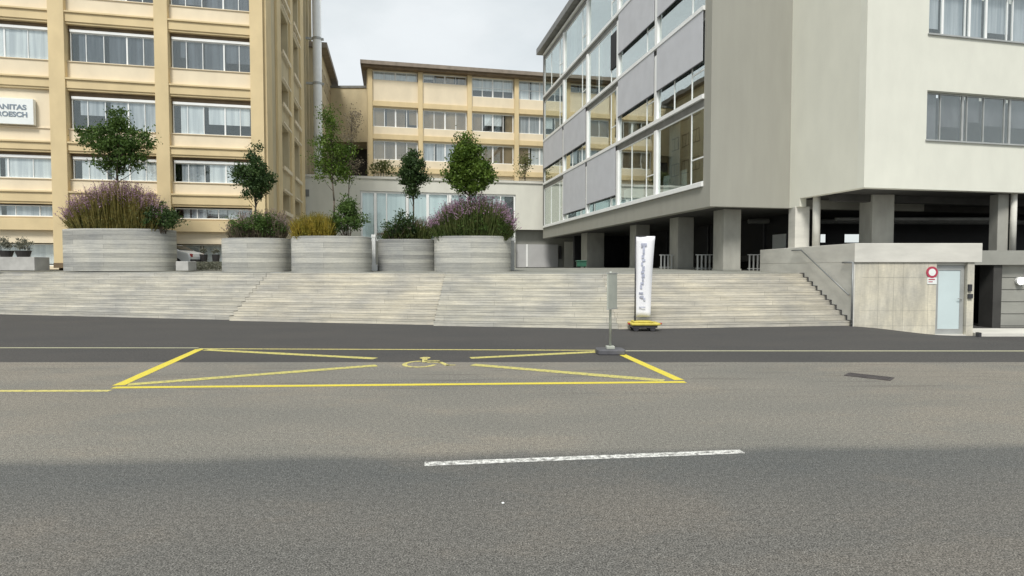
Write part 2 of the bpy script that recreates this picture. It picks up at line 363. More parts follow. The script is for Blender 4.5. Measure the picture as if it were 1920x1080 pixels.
# ---------------------------------------------------------------- windows
def window(par, mp, u0, u1, z0, z1, v=.30, mull=(.5,), thick=(), frame='white_metal', cur=None, curspan=((0,1),), gl='window_glass', fw=.05, transom=None, back='interior_dark', deep=.9, head=None, label=None, curv=.18, cur2=None):
    f = MB(mp); d = .07
    f.box(u0,u0+fw,v,v+d,z0,z1).box(u1-fw,u1,v,v+d,z0,z1).box(u0+fw,u1-fw,v,v+d,z0,z0+fw).box(u0+fw,u1-fw,v,v+d,z1-fw,z1)
    for m_ in mull:
        w = fw*(1.6 if m_ in thick else .7); x = u0+(u1-u0)*m_; f.box(x-w/2,x+w/2,v+.002,v+d-.002,z0+fw,z1-fw)
    if transom:
        for (m0, m1, t) in transom: f.box(u0+(u1-u0)*m0+fw, u0+(u1-u0)*m1-fw, v+.004, v+d-.004, z0+(z1-z0)*t-.03, z0+(z1-z0)*t+.03)
    w = f.build('window', frame, par)
    if label: w['label'] = label
    MB(mp).box(u0+fw*.5,u1-fw*.5,v+.03,v+.034,z0+fw*.5,z1-fw*.5).build('pane', gl, w)
    if cur:
        c = MB(mp); c2 = MB(mp)
        for q_, (s0, s1) in enumerate(curspan):
            a0 = u0+(u1-u0)*s0; a1 = u0+(u1-u0)*s1; (c2 if cur2 and random.random() < .4 else c).box(a0+.02,a1-.02,v+curv,v+curv+.02,z0+.01 if random.random()<.7 else z0+(z1-z0)*random.uniform(.1,.5),z1-.01)
        if c.v: c.build('curtain', cur, w)
        if c2.v: c2.build('curtain', cur2, w)
    if head: MB(mp).box(u0+.02,u1-.02,v-.09,v+.05,z1+.004,z1+head).build('blind_box', 'white_metal', w)
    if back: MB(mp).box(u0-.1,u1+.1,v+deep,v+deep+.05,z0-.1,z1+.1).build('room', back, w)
    return w

# ---------------------------------------------------------------- yellow office building (left)
OX, OY = XX(500,36), 36.0
yb = empty('office_building', (OX,OY,2.09), YAW, label='tall yellow and cream office building on the left with gridded window bays', cat='building')
cols = [(-.75,0),(-6.04,-5.30),(-11.54,-10.72),(-17.0,-16.2),(-22.4,-21.6),(-27.8,-27.0)]
rows = [ # win_bot, win_top, beam_bot, beam_top, kind
 (5.08,5.72,5.92,6.55,'e'), (7.28,8.45,8.9,9.4,'d'), (10.2,11.95,12.5,13.08,'c'), (14.1,15.8,16.3,16.9,'b'), (17.8,19.5,20.1,20.7,'a'), (21.6,23.3,23.9,24.5,'b'), (25.4,27.1,27.7,28.3,'a')]
TOPZ = 30.2
for c0_, c1_ in cols:
    b = MB().box(c0_,c1_,-.22,.6,2.09,TOPZ); b.build('pilaster', 'yellow_plaster', yb, bevel=.015)
    MB().box(c0_-.01,c1_+.01,-.235,.0,2.09,2.38).build('plinth', 'brown_trim', yb)
random.seed(21)
cm = {'e':['curtain_mid','curtain_dark'],'d':['curtain_light','curtain_light'],'c':['curtain_light','curtain_mid'],'b':['curtain_dark','curtain_mid'],'a':['curtain_mid','curtain_dark']}
class Each:
    def __init__(s, name, mat, par, mp=front, bevel=0): s.a = (name, mat, par); s.mp = mp; s.bv = bevel; s.cur = None
    def box(s, *k, join=False):
        if join and s.cur: s.cur.box(*k); return s
        s.flush(); s.cur = MB(s.mp).box(*k); return s
    def flush(s):
        if s.cur: s.cur.build(*s.a, bevel=s.bv)
        s.cur = None
sp_ = Each('spandrel','cream_plaster',yb); bm = Each('floor_beam','yellow_plaster',yb,bevel=.012)
for i in range(len(cols)-1):
    u1, u0 = cols[i][0], cols[i+1][1]
    prev = 4.95
    bm.box(u0,u1,-.10,.6,4.28,4.95)
    for wb, wt, bb, bt, kd in rows:
        blank = (i == 2 and kd == 'c')
        sp_.box(u0,u1,.08,.7,prev,wb-.05)
        sp_.box(u0,u1,.02,.7,wb-.049,wb,join=True)
        MBx = MB().box(u0,u1,.21,.8,wt+.16 if not blank else wt, bb); 
        MBx.build('lintel', 'brown_trim', yb) if not blank else None
        bm.box(u0,u1,-.12,.6,bb,bt); bm.box(u0,u1,-.20,-.121,bt-.10,bt+.004,join=True)
        bm.box(u0,u1,-.06,.3,bb-.12,bb-.001,join=True)
        prev = bt
        if blank:
            sp_.box(u0,u1,.10,.7,wb,bb-.12); continue
        ms = (.18,.385,.655,.85) if i < 2 else (.2,.48,.76)
        if i == 2 and kd == 'b': ms = (.48,.74)
        th = (.655,) if i < 2 else (.48,)
        if kd == 'e': ms = (.28,.55,.82)
        tall = kd in 'bc' or kd == 'a'
        cu = {('b',0):'curtain_dark',('b',1):'curtain_dark',('b',2):'curtain_light',('c',0):'curtain_light',('c',1):'curtain_light',('a',0):'curtain_dark',('a',1):'curtain_light',('d',0):'curtain_light'}.get((kd,i)) or random.choice(cm[kd])
        spans = ((.03,.99),) if (kd,i) in (('b',2),) else ((.10 if i<2 else .0,.19),(.2,.40),(.41,.66),(.67,1.0)) if random.random() < .5 else ((.09,.39),(.44,.98))
        window(yb, front, u0+(.12 if i else .08), u1-.04, wb, wt, .20, ms, th, 'white_metal', cu, spans, curv=.05, cur2='curtain_mid' if kd in 'cda' else None, head=.15 if kd != 'e' else None, transom=None)
    sp_.box(u0,u1,.08,.7,prev,29.2)
    sp_.box(u0,u1,.3,.8,2.0,2.2)
    # ground floor: recessed shop front
    MB().box(u0,u1,.18,.7,3.55,4.28).build('shop_lintel', 'cream_plaster', yb)
    window(yb, front, u0+.05, u1-.3, 2.2, 3.5, .55, (.33,.66), (), 'white_metal', 'curtain_light', ((.0,.3),(.34,.65),(.68,1)), back='interior')
    sp_.box(u1-.3,u1,.4,.8,2.09,3.55)
bm.box(-27.0,0,-.3,.6,29.2,29.6)
bm.flush(); sp_.flush()

MB().box(-27.9,0,.9,1.0,29.0,29.2).box(-27.9,.5,-.9,24,TOPZ,TOPZ+.35).build('roof', 'roof_fascia', yb)
# core walls of the block behind the facades
MB().box(-27.0,-1.4,1.6,22.5,2.09,TOPZ).build('core', 'interior_dark', yb)
# side wall facing the courtyard
sw = MB(side_r); DEEP = .75
holes = [(5.6,8.6),(10.6,13.6)]
srows = [(17.6,20.6),(13.9,15.5),(9.4,12.4),(21.6,24.6),(25.4,27.4),(6.2,7.6)]
srows.sort()
us = [0.75,5.6,8.6,10.6,13.6,15.9]
for (a, c) in ((.0,5.6),(8.6,10.6),(13.6,15.9)): sw.box(a,c,.0,.75,2.09,TOPZ)
zz = 2.09
for z0, z1 in srows+[(TOPZ,TOPZ)]:
    for a, c in holes: sw.box(a,c,.0,.75,zz,z0)
    zz = z1
sw.build('side_wall', 'tan_shade_plaster', yb)
pl = Each('side_pilaster','yellow_plaster',yb,side_r,.015)
for a, c in ((0,1.6),(3.6,5.0),(9.0,10.2),(14.1,15.9)): pl.box(a,c,-.16,-.002,2.09,TOPZ-.2)
pl.flush()
sl = Each('side_ledge','cream_plaster',yb,side_r)
for z0, z1 in srows:
    for a, c in holes: sl.box(a-.15,c+.15,-.24,-.165,z0-.28,z0-.02); sl.box(a-.15,c+.15,-.22,-.165,z1+.02,z1+.15)
sl.flush()
for z0, z1 in srows:
    for a, c in holes: window(yb, side_r, a+.02, c-.02, z0+.02, z1-.02, .45, (.5,), (), 'brown_trim', 'curtain_side', ((0,1),), back=None)
# rear recessed stretch of the side wall: brown, deep-set windows between ribs
rw = MB(side_r); rw.box(15.9,23.6,.55,.9,2.09,TOPZ); rw.build('rear_wall', 'tan_shade_plaster', yb)
rb = Each('rib','tan_shade_plaster',yb,side_r)
for u in (16.6,18.6,20.6,22.8): rb.box(u,u+.35,.05,.54,2.09,TOPZ-.2)
rb.flush()
for k in range(7):
    for u in (17.0,19.0,21.0):
        z = 6.3+3.6*k; window(yb, side_r, u+.05, u+1.5, z, z+1.9, .44, (.5,), (), 'brown_trim', None, back='interior_dark', deep=.08)
# tall white ventilation duct
dp = A(597,300,54.6); wdt = .40
dl = Matrix.Rotation(-YAW,3,'Z') @ Vector((dp.x-OX, dp.y-OY, 0))
du = MB(); du.tube((dl.x,dl.y,2.09),(dl.x,dl.y,33),wdt,k=20); d_ = du.build('ventilation_duct', 'white_metal', yb, smooth=True)
b = MB()
for y_ in (73,157):
    z = A(597,y_,54.6).z; b.box(dl.x-1.6,dl.x+.6,dl.y-.08,dl.y+.08,z-.1,z+.1)
    b.tube((dl.x,dl.y,z-.10),(dl.x,dl.y,z+.10),wdt+.04,k=20)
b.build('bracket', 'grey_metal', d_)
# sign on the blank panel
z1 = A(40,187,33.4).z; z0 = A(40,235,33.4).z
sg = empty('wall_sign', (*grid(OX,OY,-14.9,-.05),z0), YAW, label='white rectangular lettered sign board on the yellow building wall', cat='sign')
MB().box(-2.6,2.54,-.16,.10,z0,z1).build('board', 'sign_white', sg, bevel=.01)
def text(s, size, loc, mat, parent, name='lettering', rot=(R(90),0,0), ext=.008, sx=1, bold=.012):
    cu = bpy.data.curves.new(name, 'FONT'); cu.body = s; cu.size = size; cu.extrude = ext; cu.offset = bold
    t = bpy.data.objects.new(name, cu); C.objects.link(t); bpy.context.view_layer.update()
    me = bpy.data.meshes.new_from_object(t.evaluated_get(bpy.context.evaluated_depsgraph_get())); C.objects.unlink(t); bpy.data.objects.remove(t)
    me.materials.clear(); me.materials.append(M[mat]); o = bpy.data.objects.new(name, me); C.objects.link(o)
    o.location = loc; o.rotation_euler = rot; o.scale = (sx,1,1); o.parent = parent; return o
text('SANITAS', .385, (.53,-.17,.83), 'sign_text', sg, sx=1.12); text('TROESCH', .385, (.50,-.17,.42), 'sign_text', sg, sx=1.03)

# ---------------------------------------------------------------- rear wing, link and middle building
w0 = grid(OX,OY,.9,21.5)
rwg = empty('rear_wing', (w0.x,w0.y,2.09), YAW, label='yellow rear wing with sloping eaves line just behind the tall white duct', cat='building')
MB(side_r).box(0,11.5,0,8,2.09,23.6).build('wall', 'tan_shade_plaster', rwg)
MB(side_r).box(-.3,11.9,-.7,8,23.6,24.1).build('roof', 'roof_fascia', rwg)
for k in range(6):
    for u in (.6,3.2,5.8,8.4): 
        window(rwg, side_r, u, u+1.7, 4.0+3.3*k, 5.6+3.3*k, -.02, (.5,), (), 'brown_trim', None, back='interior_dark', deep=.04, fw=.09)
a = A(628,165,67); c = A(697,165,67)
lk = empty('link_bridge', (a.x,67,2.09), 0, world=True, label='blank cream connecting block bridging the yellow wing and the middle building', cat='building')
zt_ = a.z; zb_ = A(650,266,67).z
MB().box(a.x-3,c.x+1.5,67,73,zb_,zt_).build('wall', 'tan_shade_plaster', lk); MB().box(a.x-3,c.x+1.4,66.9,73.1,zt_,zt_+.25).build('roof_edge', 'gutter_metal', lk)
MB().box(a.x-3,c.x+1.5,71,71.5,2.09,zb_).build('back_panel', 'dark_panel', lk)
MX, MY = XX(697,64), 64.0
mb = empty('apartment_building', (MX,MY,10.5), YAW, label='four storey cream building with yellow pilasters and brown eaves in the middle background', cat='building')
def mu(px, oy=MY, ox=MX):
    r = (px-960)/F; return (r*oy-ox)/(CY-r*SY)
zr = A(690,125,64).z
lv = [A(697,y,64).z for y in (131,196,258,320)]      # heights of floor bands at the left corner
px_ = [697,790,881,968,1056,1146,1240]; mcol = [mu(p) for p in px_]
MB().box(-.35,38,.0+.5,12,10.5,zr-.3).build('core', 'interior_dark', mb)
MB().box(-1.0,38.5,-1.1,13,zr-.05,zr+.35).build('roof', 'roof_fascia', mb); MB().box(-.8,38.5,-.85,.5,zr-.3,zr-.05).build('eaves_board', 'brown_trim', mb)
MB().box(-.4,-.02,.2,12,10.5,zr-.3).build('end_wall', 'tan_shade_plaster', mb)
for u in mcol: MB().box(u-.25,u+.25,-.25,.45,10.5,zr-.3).build('pilaster', 'yellow_plaster', mb)
b = Each('spandrel','cream_plaster',mb); bb_ = Each('floor_beam','yellow_plaster',mb)
for i in range(len(mcol)-1):
    u0, u1 = mcol[i]+.25, mcol[i+1]-.25
    for j in range(4):
        zt2 = lv[j]; zb2 = lv[j+1] if j < 3 else 10.5
        if j == 0:
            if i < 2: wt, wb = zt2, zt2-1.0
            else: wt, wb = zt2-.0, zt2-2.2
        elif j == 3: wt, wb = zt2-.5, zt2-1.6
        else: wt, wb = zt2-.25, zt2-2.35
        b.box(u0,u1,.0,.5,zb2+.0,wb); bb_.box(u0,u1,-.14,.5,zb2-.12,zb2+.42) if j < 3 else None
        if j: b.box(u0,u1,.1,.5,wt,zt2-.12)
        else: b.box(u0,u1,.05,.5,wt,zr-.3)
        ms = (.25,.5,.75)
        window(mb, front, u0+.05, u1-.05, wb if j==3 else max(wb,zb2+.45), wt, .22, ms, (.5,), 'white_metal', ['curtain_light','curtain_light','curtain_side','curtain_mid'][(i*3+j*2)%4] if j else 'curtain_light', ((.0,.24),(.3,.72),(.8,1)) if (i+j)%2 else ((.02,.98),), back=None, fw=.10, curv=.06, cur2='curtain_side', transom=[(0,1,.5)] if (j==0 and i>=2) else None)
b.flush(); bb_.flush()

# ---------------------------------------------------------------- low white terrace building
TX, TY = XX(1018,57.5), 57.5
tb = empty('terrace_building', (TX,TY,2.09), YAW, label='low white rendered terrace building with a long glazed front behind the planters', cat='building')
def tu(px): return mu(px, TY, TX)
ztop = A(1018,345,57.5).z; zbt = A(1018,431,57.5).z; zg1 = A(968,366,57.3).z
uL, uR = -24.2, 6.0
gu0, gu1 = tu(677), tu(967)
MB().box(uL,uR,.6,11,zbt+.05,ztop-.3).build('core', 'interior_dark', tb)
b = MB().box(uL,gu0,0,.55,2.09,ztop).box(gu0,gu1,0,.55,zg1,ztop).box(gu1,uR,0,.55,zbt,ztop); b.build('wall', 'terrace_white', tb)
MB().box(uL,uR,-.12,.6,ztop,ztop+.22).build('parapet', 'concrete_slab', tb)
MB().box(uL,uR,.62,10.9,ztop-.2,ztop+.05).build('terrace_roof', 'plaza_paving', tb)
window(tb, front, gu0+.02, gu1-.02, 4.6, zg1-.02, .12, (.09,.16,.29,.42,.55,.565,.68,.8,.9), (.09,.29,.42,.565,.68), 'white_metal', 'terrace_curtain', ((0,.08),(.1,.28),(.30,.55),(.57,.79),(.81,.93)), gl='terrace_glass', fw=.16, back='interior')
MB().box(gu0,gu1,.05,.5,2.09,4.6).build('window_base', 'wall_grey', tb)
v0 = tu(572); MB().box(v0-.45,v0+.45,-.06,-.002,A(572,369,53.2).z,A(572,356,53.2).z).build('vent_grille', 'gutter_metal', tb)
# recessed ground floor with garage door right of the glazing
MB().box(gu1+.01,uR+6,.9,1.2,2.09,zbt-.003).build('recess_wall', 'wall_grey', tb)
gd = MB().box(tu(963),tu(1050),.7,.85,2.15,4.45).build('garage_door', 'garage_grey', tb)
MB().box(tu(989.5),tu(992.5),.66,.698,2.2,4.45).build('rail', 'white_metal', gd); MB().box(tu(1052),tu(1056),.6,.85,3.0,4.3).build('handle', 'dark_metal', gd)
MB().box(tu(1062),tu(1086),.72,.85,2.15,4.75).build('service_door', 'terrace_white', tb)

# ---------------------------------------------------------------- grey building with glass side (right)
VX, VY = XX(1330,27.0), 27.0
gb = empty('glass_sided_building', (VX,VY,4.97), YAW, label='grey building raised on columns with a long glazed side and fabric screens', cat='building')
ZB1 = 4.97; ROOF = 22.9; LEN = 30.3
def su(px):
    r = (px-960)/F; return (VX-r*VY)/(r*CY+SY)
Lz = [6.08,10.22,14.36,18.6,22.6]
MB().box(0,12,.0,.35,ZB1,26).build('front_wall', 'grey_plaster', gb)
MB(side_l).box(.352,LEN,.0,.5,ZB1,Lz[0]-.12).build('base_beam', 'grey_plaster', gb)
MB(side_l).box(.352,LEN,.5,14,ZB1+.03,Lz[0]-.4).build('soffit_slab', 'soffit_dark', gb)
MB(side_l).box(.353,.62,.004,.5,Lz[0]-.12,ROOF).build('corner_strip', 'grey_plaster', gb)
MB(side_l).box(-.0,LEN+.6,-.55,.6,ROOF,ROOF+.55).build('roof_edge', 'gutter_metal', gb)
MB(side_l).box(LEN-.35,LEN,-.02,.5,Lz[0]-.12,ROOF).build('end_post', 'gutter_metal', gb)
MB(side_l).box(LEN-.3,LEN,.5,14,Lz[0],ROOF).box(.36,LEN-.3,5.5,5.7,Lz[0],ROOF).build('rear_wall', 'interior', gb)
for z in Lz:
    MB(side_l).box(.62,LEN-.35,-.12,.25,z-.10,z+.10).build('sill_band', 'white_metal', gb)
    MB(side_l).box(.62,LEN-.35,.02,5.5,z-.45,z-.102).build('floor_slab', 'gutter_metal', gb)
edges = [.62,5.55,11.15,17.2,23.3,29.95]
scr = {0:{2:.80,3:.86,4:.0}, 1:{0:.56,1:.56,3:.62,4:.62}, 2:{0:.60,1:.60,2:.0}, 3:{0:.66,1:.66}}
for j in range(4):
    z0 = Lz[j]+.10; z1 = Lz[j+1]-.45
    for i in range(5):
        u0, u1 = edges[i], edges[i+1]; W = u1-u0; nw = 1.25/W
        cw = .30
        w = window(gb, side_l, u0+(cw if i else 0), u1, z0, z1, .04, (nw,) if not (j+i) % 3 == 1 else (nw,.62), (), 'white_metal', 'curtain_mid' if (i*2+j) % 3 == 0 else None, ((.55,.8),), gl='facade_glass', fw=.07, transom=[(0,nw,.34)], back=None)
        if i: MB(side_l).box(u0-.02,u0+cw-.01,-.06,.2,z0,z1).build('mullion_post', 'white_metal', gb)
        fr = scr.get(j,{}).get(i,0)
        if fr:
            h = (z1-z0)*fr; s_ = MB(side_l).box(u0+(cw+.03 if i else .05),u1-.05,-.085,-.07,z1-h,z1+.35).build('fabric_screen', 'screen_fabric', gb)
            MB(side_l).box(u0+(cw+.03 if i else .05),u1-.05,-.095,-.06,z1-h-.05,z1-h).build('bottom_rail', 'dark_metal', s_)
        if j == 0 and i < 3: MB(side_l).box(u0+W*.45,u1-.1,.35,.37,z0,z0+1.0).build('balustrade_glass', 'terrace_curtain', gb)
# a dark vertical opening on the third floor
MB(side_l).box(edges[2]-.0+.5,edges[2]+1.5,.0,.03,Lz[3]-3.2,Lz[3]-.9).build('open_sash', 'dark_void', gb)
# columns and dark ground floor below the glazed building
for s_, wd in ((1.75,.95),(6.4,1.0),(12.2,1.0),(21.6,1.5)):
    p = grid(VX,VY,2.0,s_); c = empty('concrete_column', (p.x,p.y,pz(p.y)), YAW, label={1.75:'square concrete column under the grey building, nearest to the handrail wall',6.4:'square concrete column under the grey building, second from the handrail wall',12.2:'square concrete column hidden mostly behind the white banner',21.6:'wide concrete pier under the far end of the glazed building, right of the green bin'}[s_], cat='column', group='columns under the grey building')
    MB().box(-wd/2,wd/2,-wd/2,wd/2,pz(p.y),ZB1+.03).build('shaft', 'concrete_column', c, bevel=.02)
    MB().box(-wd/2-.03,wd/2+.03,-wd/2-.03,wd/2+.03,pz(p.y),pz(p.y)+.1).build('foot', 'wall_grey', c)
uc = empty('undercroft', (*grid(VX,VY,6.5,0),2.0), YAW, label='dark glazed ground floor set back under the grey building', cat='entrance')
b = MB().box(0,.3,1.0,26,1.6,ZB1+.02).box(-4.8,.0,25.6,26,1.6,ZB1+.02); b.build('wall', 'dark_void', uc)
for k in range(8): MB(side_l).box(2+3*k,2.12+3*k,-.08,-.002,2.0,ZB1-.1).build('post', 'dark_metal', uc)
MB(side_l).box(3.2,4.3,-.05,-.004,2.75,3.95).build('notice_board', 'sign_white', uc); MB(side_l).box(9.0,10.3,-.05,-.004,2.6,3.8).build('notice_board', 'garage_grey', uc)
def railing(px0, px1, Y, n_, lab):
    a_ = A(px0,500,Y); c_ = A(px1,500,Y); zg = pz(Y); r_ = empty('railing', ((a_.x+c_.x)/2,Y,zg), 0, world=True, label=lab, cat='railing', group='low railings under the grey building')
    MB().box(a_.x,c_.x,Y-.02,Y+.02,zg+.78,zg+.83).box(a_.x,c_.x,Y-.018,Y+.018,zg+.08,zg+.12).build('rail', 'grey_metal', r_)
    for k in range(n_):
        x = a_.x+(c_.x-a_.x)*(k+.5)/n_; MB().box(x-.035,x+.035,Y-.03,Y+.03,zg,zg+.777).build('baluster', 'grey_metal', r_)
railing(1304,1357,30.5,7,'low metal railing between the two nearest columns under the grey building'); railing(1401,1470,29.5,9,'low metal railing right of the nearest column, ending at the handrail wall'); railing(1236,1269,33.5,5,'low metal railing just right of the white banner')

# volume 2: pale block
WX, WY = XX(1617,23.5), 23.5
ZB2 = 5.36
pb = empty('pale_block', (WX,WY,ZB2), YAW, label='pale rendered block at the right edge with strip windows, raised over an open deck', cat='building')
wins = []
def wu(px): return mu(px, WY, WX)
u0 = wu(1730); YW = WY+.2045*u0
zw = [(A(1730,262,YW).z, A(1730,169,YW).z), (A(1733,63,YW).z, A(1733,63,YW).z+2.1)]
WE = u0+7.6; TOP2 = 26
b = MB().box(0,u0,0,.35,ZB2,TOP2).box(WE,26,0,.35,ZB2,TOP2)
zz = ZB2
for z0, z1 in zw+[(TOP2,TOP2)]: b.box(u0,WE,0,.35,zz,z0); zz = z1
b.box(26,26.4,0,20,ZB2,TOP2); b.build('front_wall', 'light_plaster', pb)
MB(side_l).box(.352,3.75,.0,.35,ZB2,TOP2).box(3.75,4.75,0,.35,ZB1+.002,TOP2).build('side_wall', 'warm_plaster', pb)
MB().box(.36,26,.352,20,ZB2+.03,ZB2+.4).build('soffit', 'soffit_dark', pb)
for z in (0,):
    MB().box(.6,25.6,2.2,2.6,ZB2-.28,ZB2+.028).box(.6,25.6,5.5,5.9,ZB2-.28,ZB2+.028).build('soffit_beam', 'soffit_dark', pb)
for k, (z0, z1) in enumerate(zw):
    window(pb, front, u0+.01, WE-.01, z0+.012, z1-.01, .20, (.118,.27,.30,.415,.56,.60,.76,.88), (.27,.60) if k == 0 else (.118,.30,.415), 'white_metal' if k else 'grey_metal', 'curtain_mid' if k else 'blind_grey', ((0,.115),(.125,.28),(.31,.41),(.425,.6),(.62,1)), fw=.06, cur2=None)
    MB().box(u0-.05,WE+.05,-.07,.19,z0-.05,z0+.01).build('window_sill', 'grey_metal', pb)
# deck level under the pale block
dk = empty('parking_deck', (20,23.4,2.1), 0, world=True, label='open dark parking deck level above the garage at the right edge', cat='building')
MB().box(17.75,60,23.4,24.0,2.22,2.80).build('edge_beam', 'wall_grey', dk)
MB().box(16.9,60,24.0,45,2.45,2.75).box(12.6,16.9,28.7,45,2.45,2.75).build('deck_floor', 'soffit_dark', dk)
bw = MB(); xd_ = XX(1621,37)
bw.box(13.6,xd_,37,37.2,2.75,3.72); bw.box(13.6,60,37,37.2,4.25,6.5)
xa = XX(1537,37); xb = XX(1550,37); xc = XX(1583,37); xd = XX(1621,37)
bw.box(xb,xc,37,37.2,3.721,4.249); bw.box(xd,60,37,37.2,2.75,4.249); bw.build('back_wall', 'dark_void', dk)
MB().tube((13.5,33,4.75),(60,33,4.6),.14).tube((16,28.6,4.5),(24,28.6,4.5),.09).build('pipe', 'gutter_metal', dk)
def colm(px0, px1, Y, z0, z1, lab, mat='concrete_column', rnd=False):
    a_ = XX(px0,Y); c_ = XX(px1,Y); w_ = (c_-a_)/2
    o = empty('concrete_column' if not rnd else 'steel_pipe', ((a_+c_)/2,Y,z0), 0, world=True, label=lab, cat='column' if not rnd else 'pipe', group='columns on the deck edge' if not rnd else None)
    if rnd: MB().tube(((a_+c_)/2,Y,z0),((a_+c_)/2,Y,z1),w_,k=16).build('shaft', mat, o, smooth=True)
    else: MB().box(a_,c_,Y,Y+2*w_,z0,z1).build('shaft', mat, o, bevel=.02)
    MB().tube(((a_+c_)/2,Y+(0 if rnd else w_),z0),((a_+c_)/2,Y+(0 if rnd else w_),z0+.05),w_*(1.3 if rnd else 1.05),k=16).build('foot', 'gutter_metal', o)
    return o
ZW = 2.98
colm(1490,1517,27.4,ZW,5.0,'pale round-edged column standing on the handrail wall under the building corner','concrete_slab')
colm(1523,1536,26.7,ZW,5.4,'slim round post right beside the pale corner column','concrete_slab',True)
colm(1634,1675,26.0,2.75,5.39,'broad grey column standing behind the concrete wall top, left of the traffic sign')
colm(1869,1889,25.6,2.75,5.36,'narrow concrete column on the deck beam at the right edge')
colm(1893,1903,25.5,2.75,5.36,'thin pale downpipe beside the narrow column at the right edge','concrete_slab',True)

# concrete stair wall with door
FY = 20.75
wl = empty('concrete_wall', (12.3,FY,0), 0, world=True, label='pale fair-faced concrete wall block with handrail and a door at the right', cat='wall')
xe = XX(1828,FY); xd0 = XX(1757,FY); xd1 = XX(1815,FY); zsl = A(1700,492,FY).z; zdt = A(1785,498,FY).z; zdb = A(1785,627.5,FY).z
MB().box(12.3,12.75,FY+.003,28.6,-.9,zsl).build('cheek', 'concrete_slab', wl)
b = MB().box(12.36,xd0,FY,FY+.35,-.9,zsl).box(xd1,xe,FY,FY+.35,-.9,zsl).box(12.76,xe,FY+.8,28.59,-.9,zsl); b.box(12.76,xd0,FY+.35,FY+.8,-.9,zsl).box(xd1,xe,FY+.35,FY+.8,-.9,zsl)
b.build('wall', 'fair_concrete', wl)
MB().box(12.3-.003,XX(1842,FY-.06),FY-.06,28.6,zsl+.002,ZW).build('roof_slab', 'concrete_slab', wl, bevel=.015)
MB().box(xd0,xd1,FY+.1,FY+.8,zdt+.01,zsl).box(xd0,xd1,FY,FY+.8,-.9,zdb).build('lintel', 'concrete_slab', wl)
b = MB()
for z in (.55, 1.75): b.box(12.6,xd0,FY-.0035,FY-.001,z,z+.006)
for x in (13.75,): b.box(x,x+.008,FY-.0035,FY-.001,-.3,zsl)
b.build('form_joint', 'wall_grey', wl)
dr = MB().box(xd0+.02,xd0+.16,FY+.12,FY+.2,zdb,zdt).box(xd1-.16,xd1-.02,FY+.12,FY+.2,zdb,zdt).box(xd0+.16,xd1-.16,FY+.12,FY+.2,zdt-.17,zdt).box(xd0+.16,xd1-.16,FY+.12,FY+.2,zdb,zdb+.2).build('door', 'grey_metal', wl)
MB().box(xd0+.16,xd1-.16,FY+.14,FY+.18,zdb+.2,zdt-.17).build('frosted_panel', 'frosted', dr)
b = MB(); hx = xd1-.12; hz = A(1810,560,FY).z; b.tube((hx,FY+.12,hz),(hx,FY+.05,hz),.015); b.tube((hx+.01,FY+.05,hz),(hx-.16,FY+.05,hz),.015); b.build('handle', 'grey_metal', dr)
for (pa, pb2, pc, pd, mt) in ((1815.5,1822,533,546,'rubber'),(1815.5,1824,551,559.5,'dark_metal')):
    MB().box(XX(pa,FY),XX(pb2,FY),FY-.07,FY-.002,A(1800,pd,FY).z,A(1800,pc,FY).z).build('keypad', mt, wl, bevel=.008)
# handrail on the cheek wall
hr = empty('handrail', (12.26,FY,0), 0, world=True, label='sloping steel handrail fixed to the concrete wall beside the stairs', cat='handrail')
b = MB(); zl = A(1605,553,FY).z; zh = 2.85
b.tube((12.2,FY+.1,zl),(12.2,FY+3.6,zh),.028); b.tube((12.2,FY+3.6,zh),(12.2,FY+4.4,zh),.028); b.build('rail', 'rail_metal', hr, smooth=True)
MB().tube((12.24,FY-.05,0),(12.24,FY-.05,A(1605,492,FY).z),.035).tube((12.24,FY-.05,A(1605,492,FY).z),(12.24,FY+.6,A(1605,492,FY).z),.03).build('post', 'rail_metal', hr, smooth=True)
b = MB()
for k in range(4): t = .12+.26*k; y = FY+.1+3.5*t; z = zl+(zh-zl)*t; b.tube((12.2,y,z),(12.31,y,z-.06),.012,k=6)
b.build('bracket', 'gutter_metal', hr)
# dark zigzag strip beside the steps, painting in the shadow gap against the wall
b = MB(); tr = RUN/(NS-1)
for k in range(NS): y = FY+k*tr; b.box(12.265,12.297,y-.02,y+.02,k*RH+.01,k*RH+RH+.025).box(12.265,12.297,y+.02,y+.33,k*RH+RH+.002,k*RH+RH+.025)
tag(b.build('step_shadow_gap', 'dark_metal', loc=(12.26,FY,0)), 'stepped dark strip painting the shadow gap where the stair meets the handrail wall', 'shadow gap')
# round traffic sign with plate
p = A(1747,510.5,FY); r_ = 10.8/F*FY
ts = empty('traffic_sign', (p.x,FY-.03,p.z-.42), 0, world=True, label='round white sign with red ring and small plate on the concrete wall by the door', cat='sign')
def disc(x, y, z, r, t, k=28): return MB().tube((x,y,z),(x,y-t,z),r,k=k)
disc(p.x,FY-.004,p.z,r_,.02).build('ring', 'red_paint', ts); disc(p.x,FY-.025,p.z,r_*.62,.004).build('face', 'sign_white', ts)
q = A(1747,526,FY); pm = MB().box(q.x-.17,q.x+.17,FY-.02,FY-.003,q.z-.13,q.z+.11).build('plate', 'sign_white', ts)
MB().box(q.x-.13,q.x+.10,FY-.024,FY-.0205,q.z+.02,q.z+.06).box(q.x-.13,q.x+.02,FY-.024,FY-.0205,q.z-.06,q.z-.03).build('line', 'red_paint', pm)
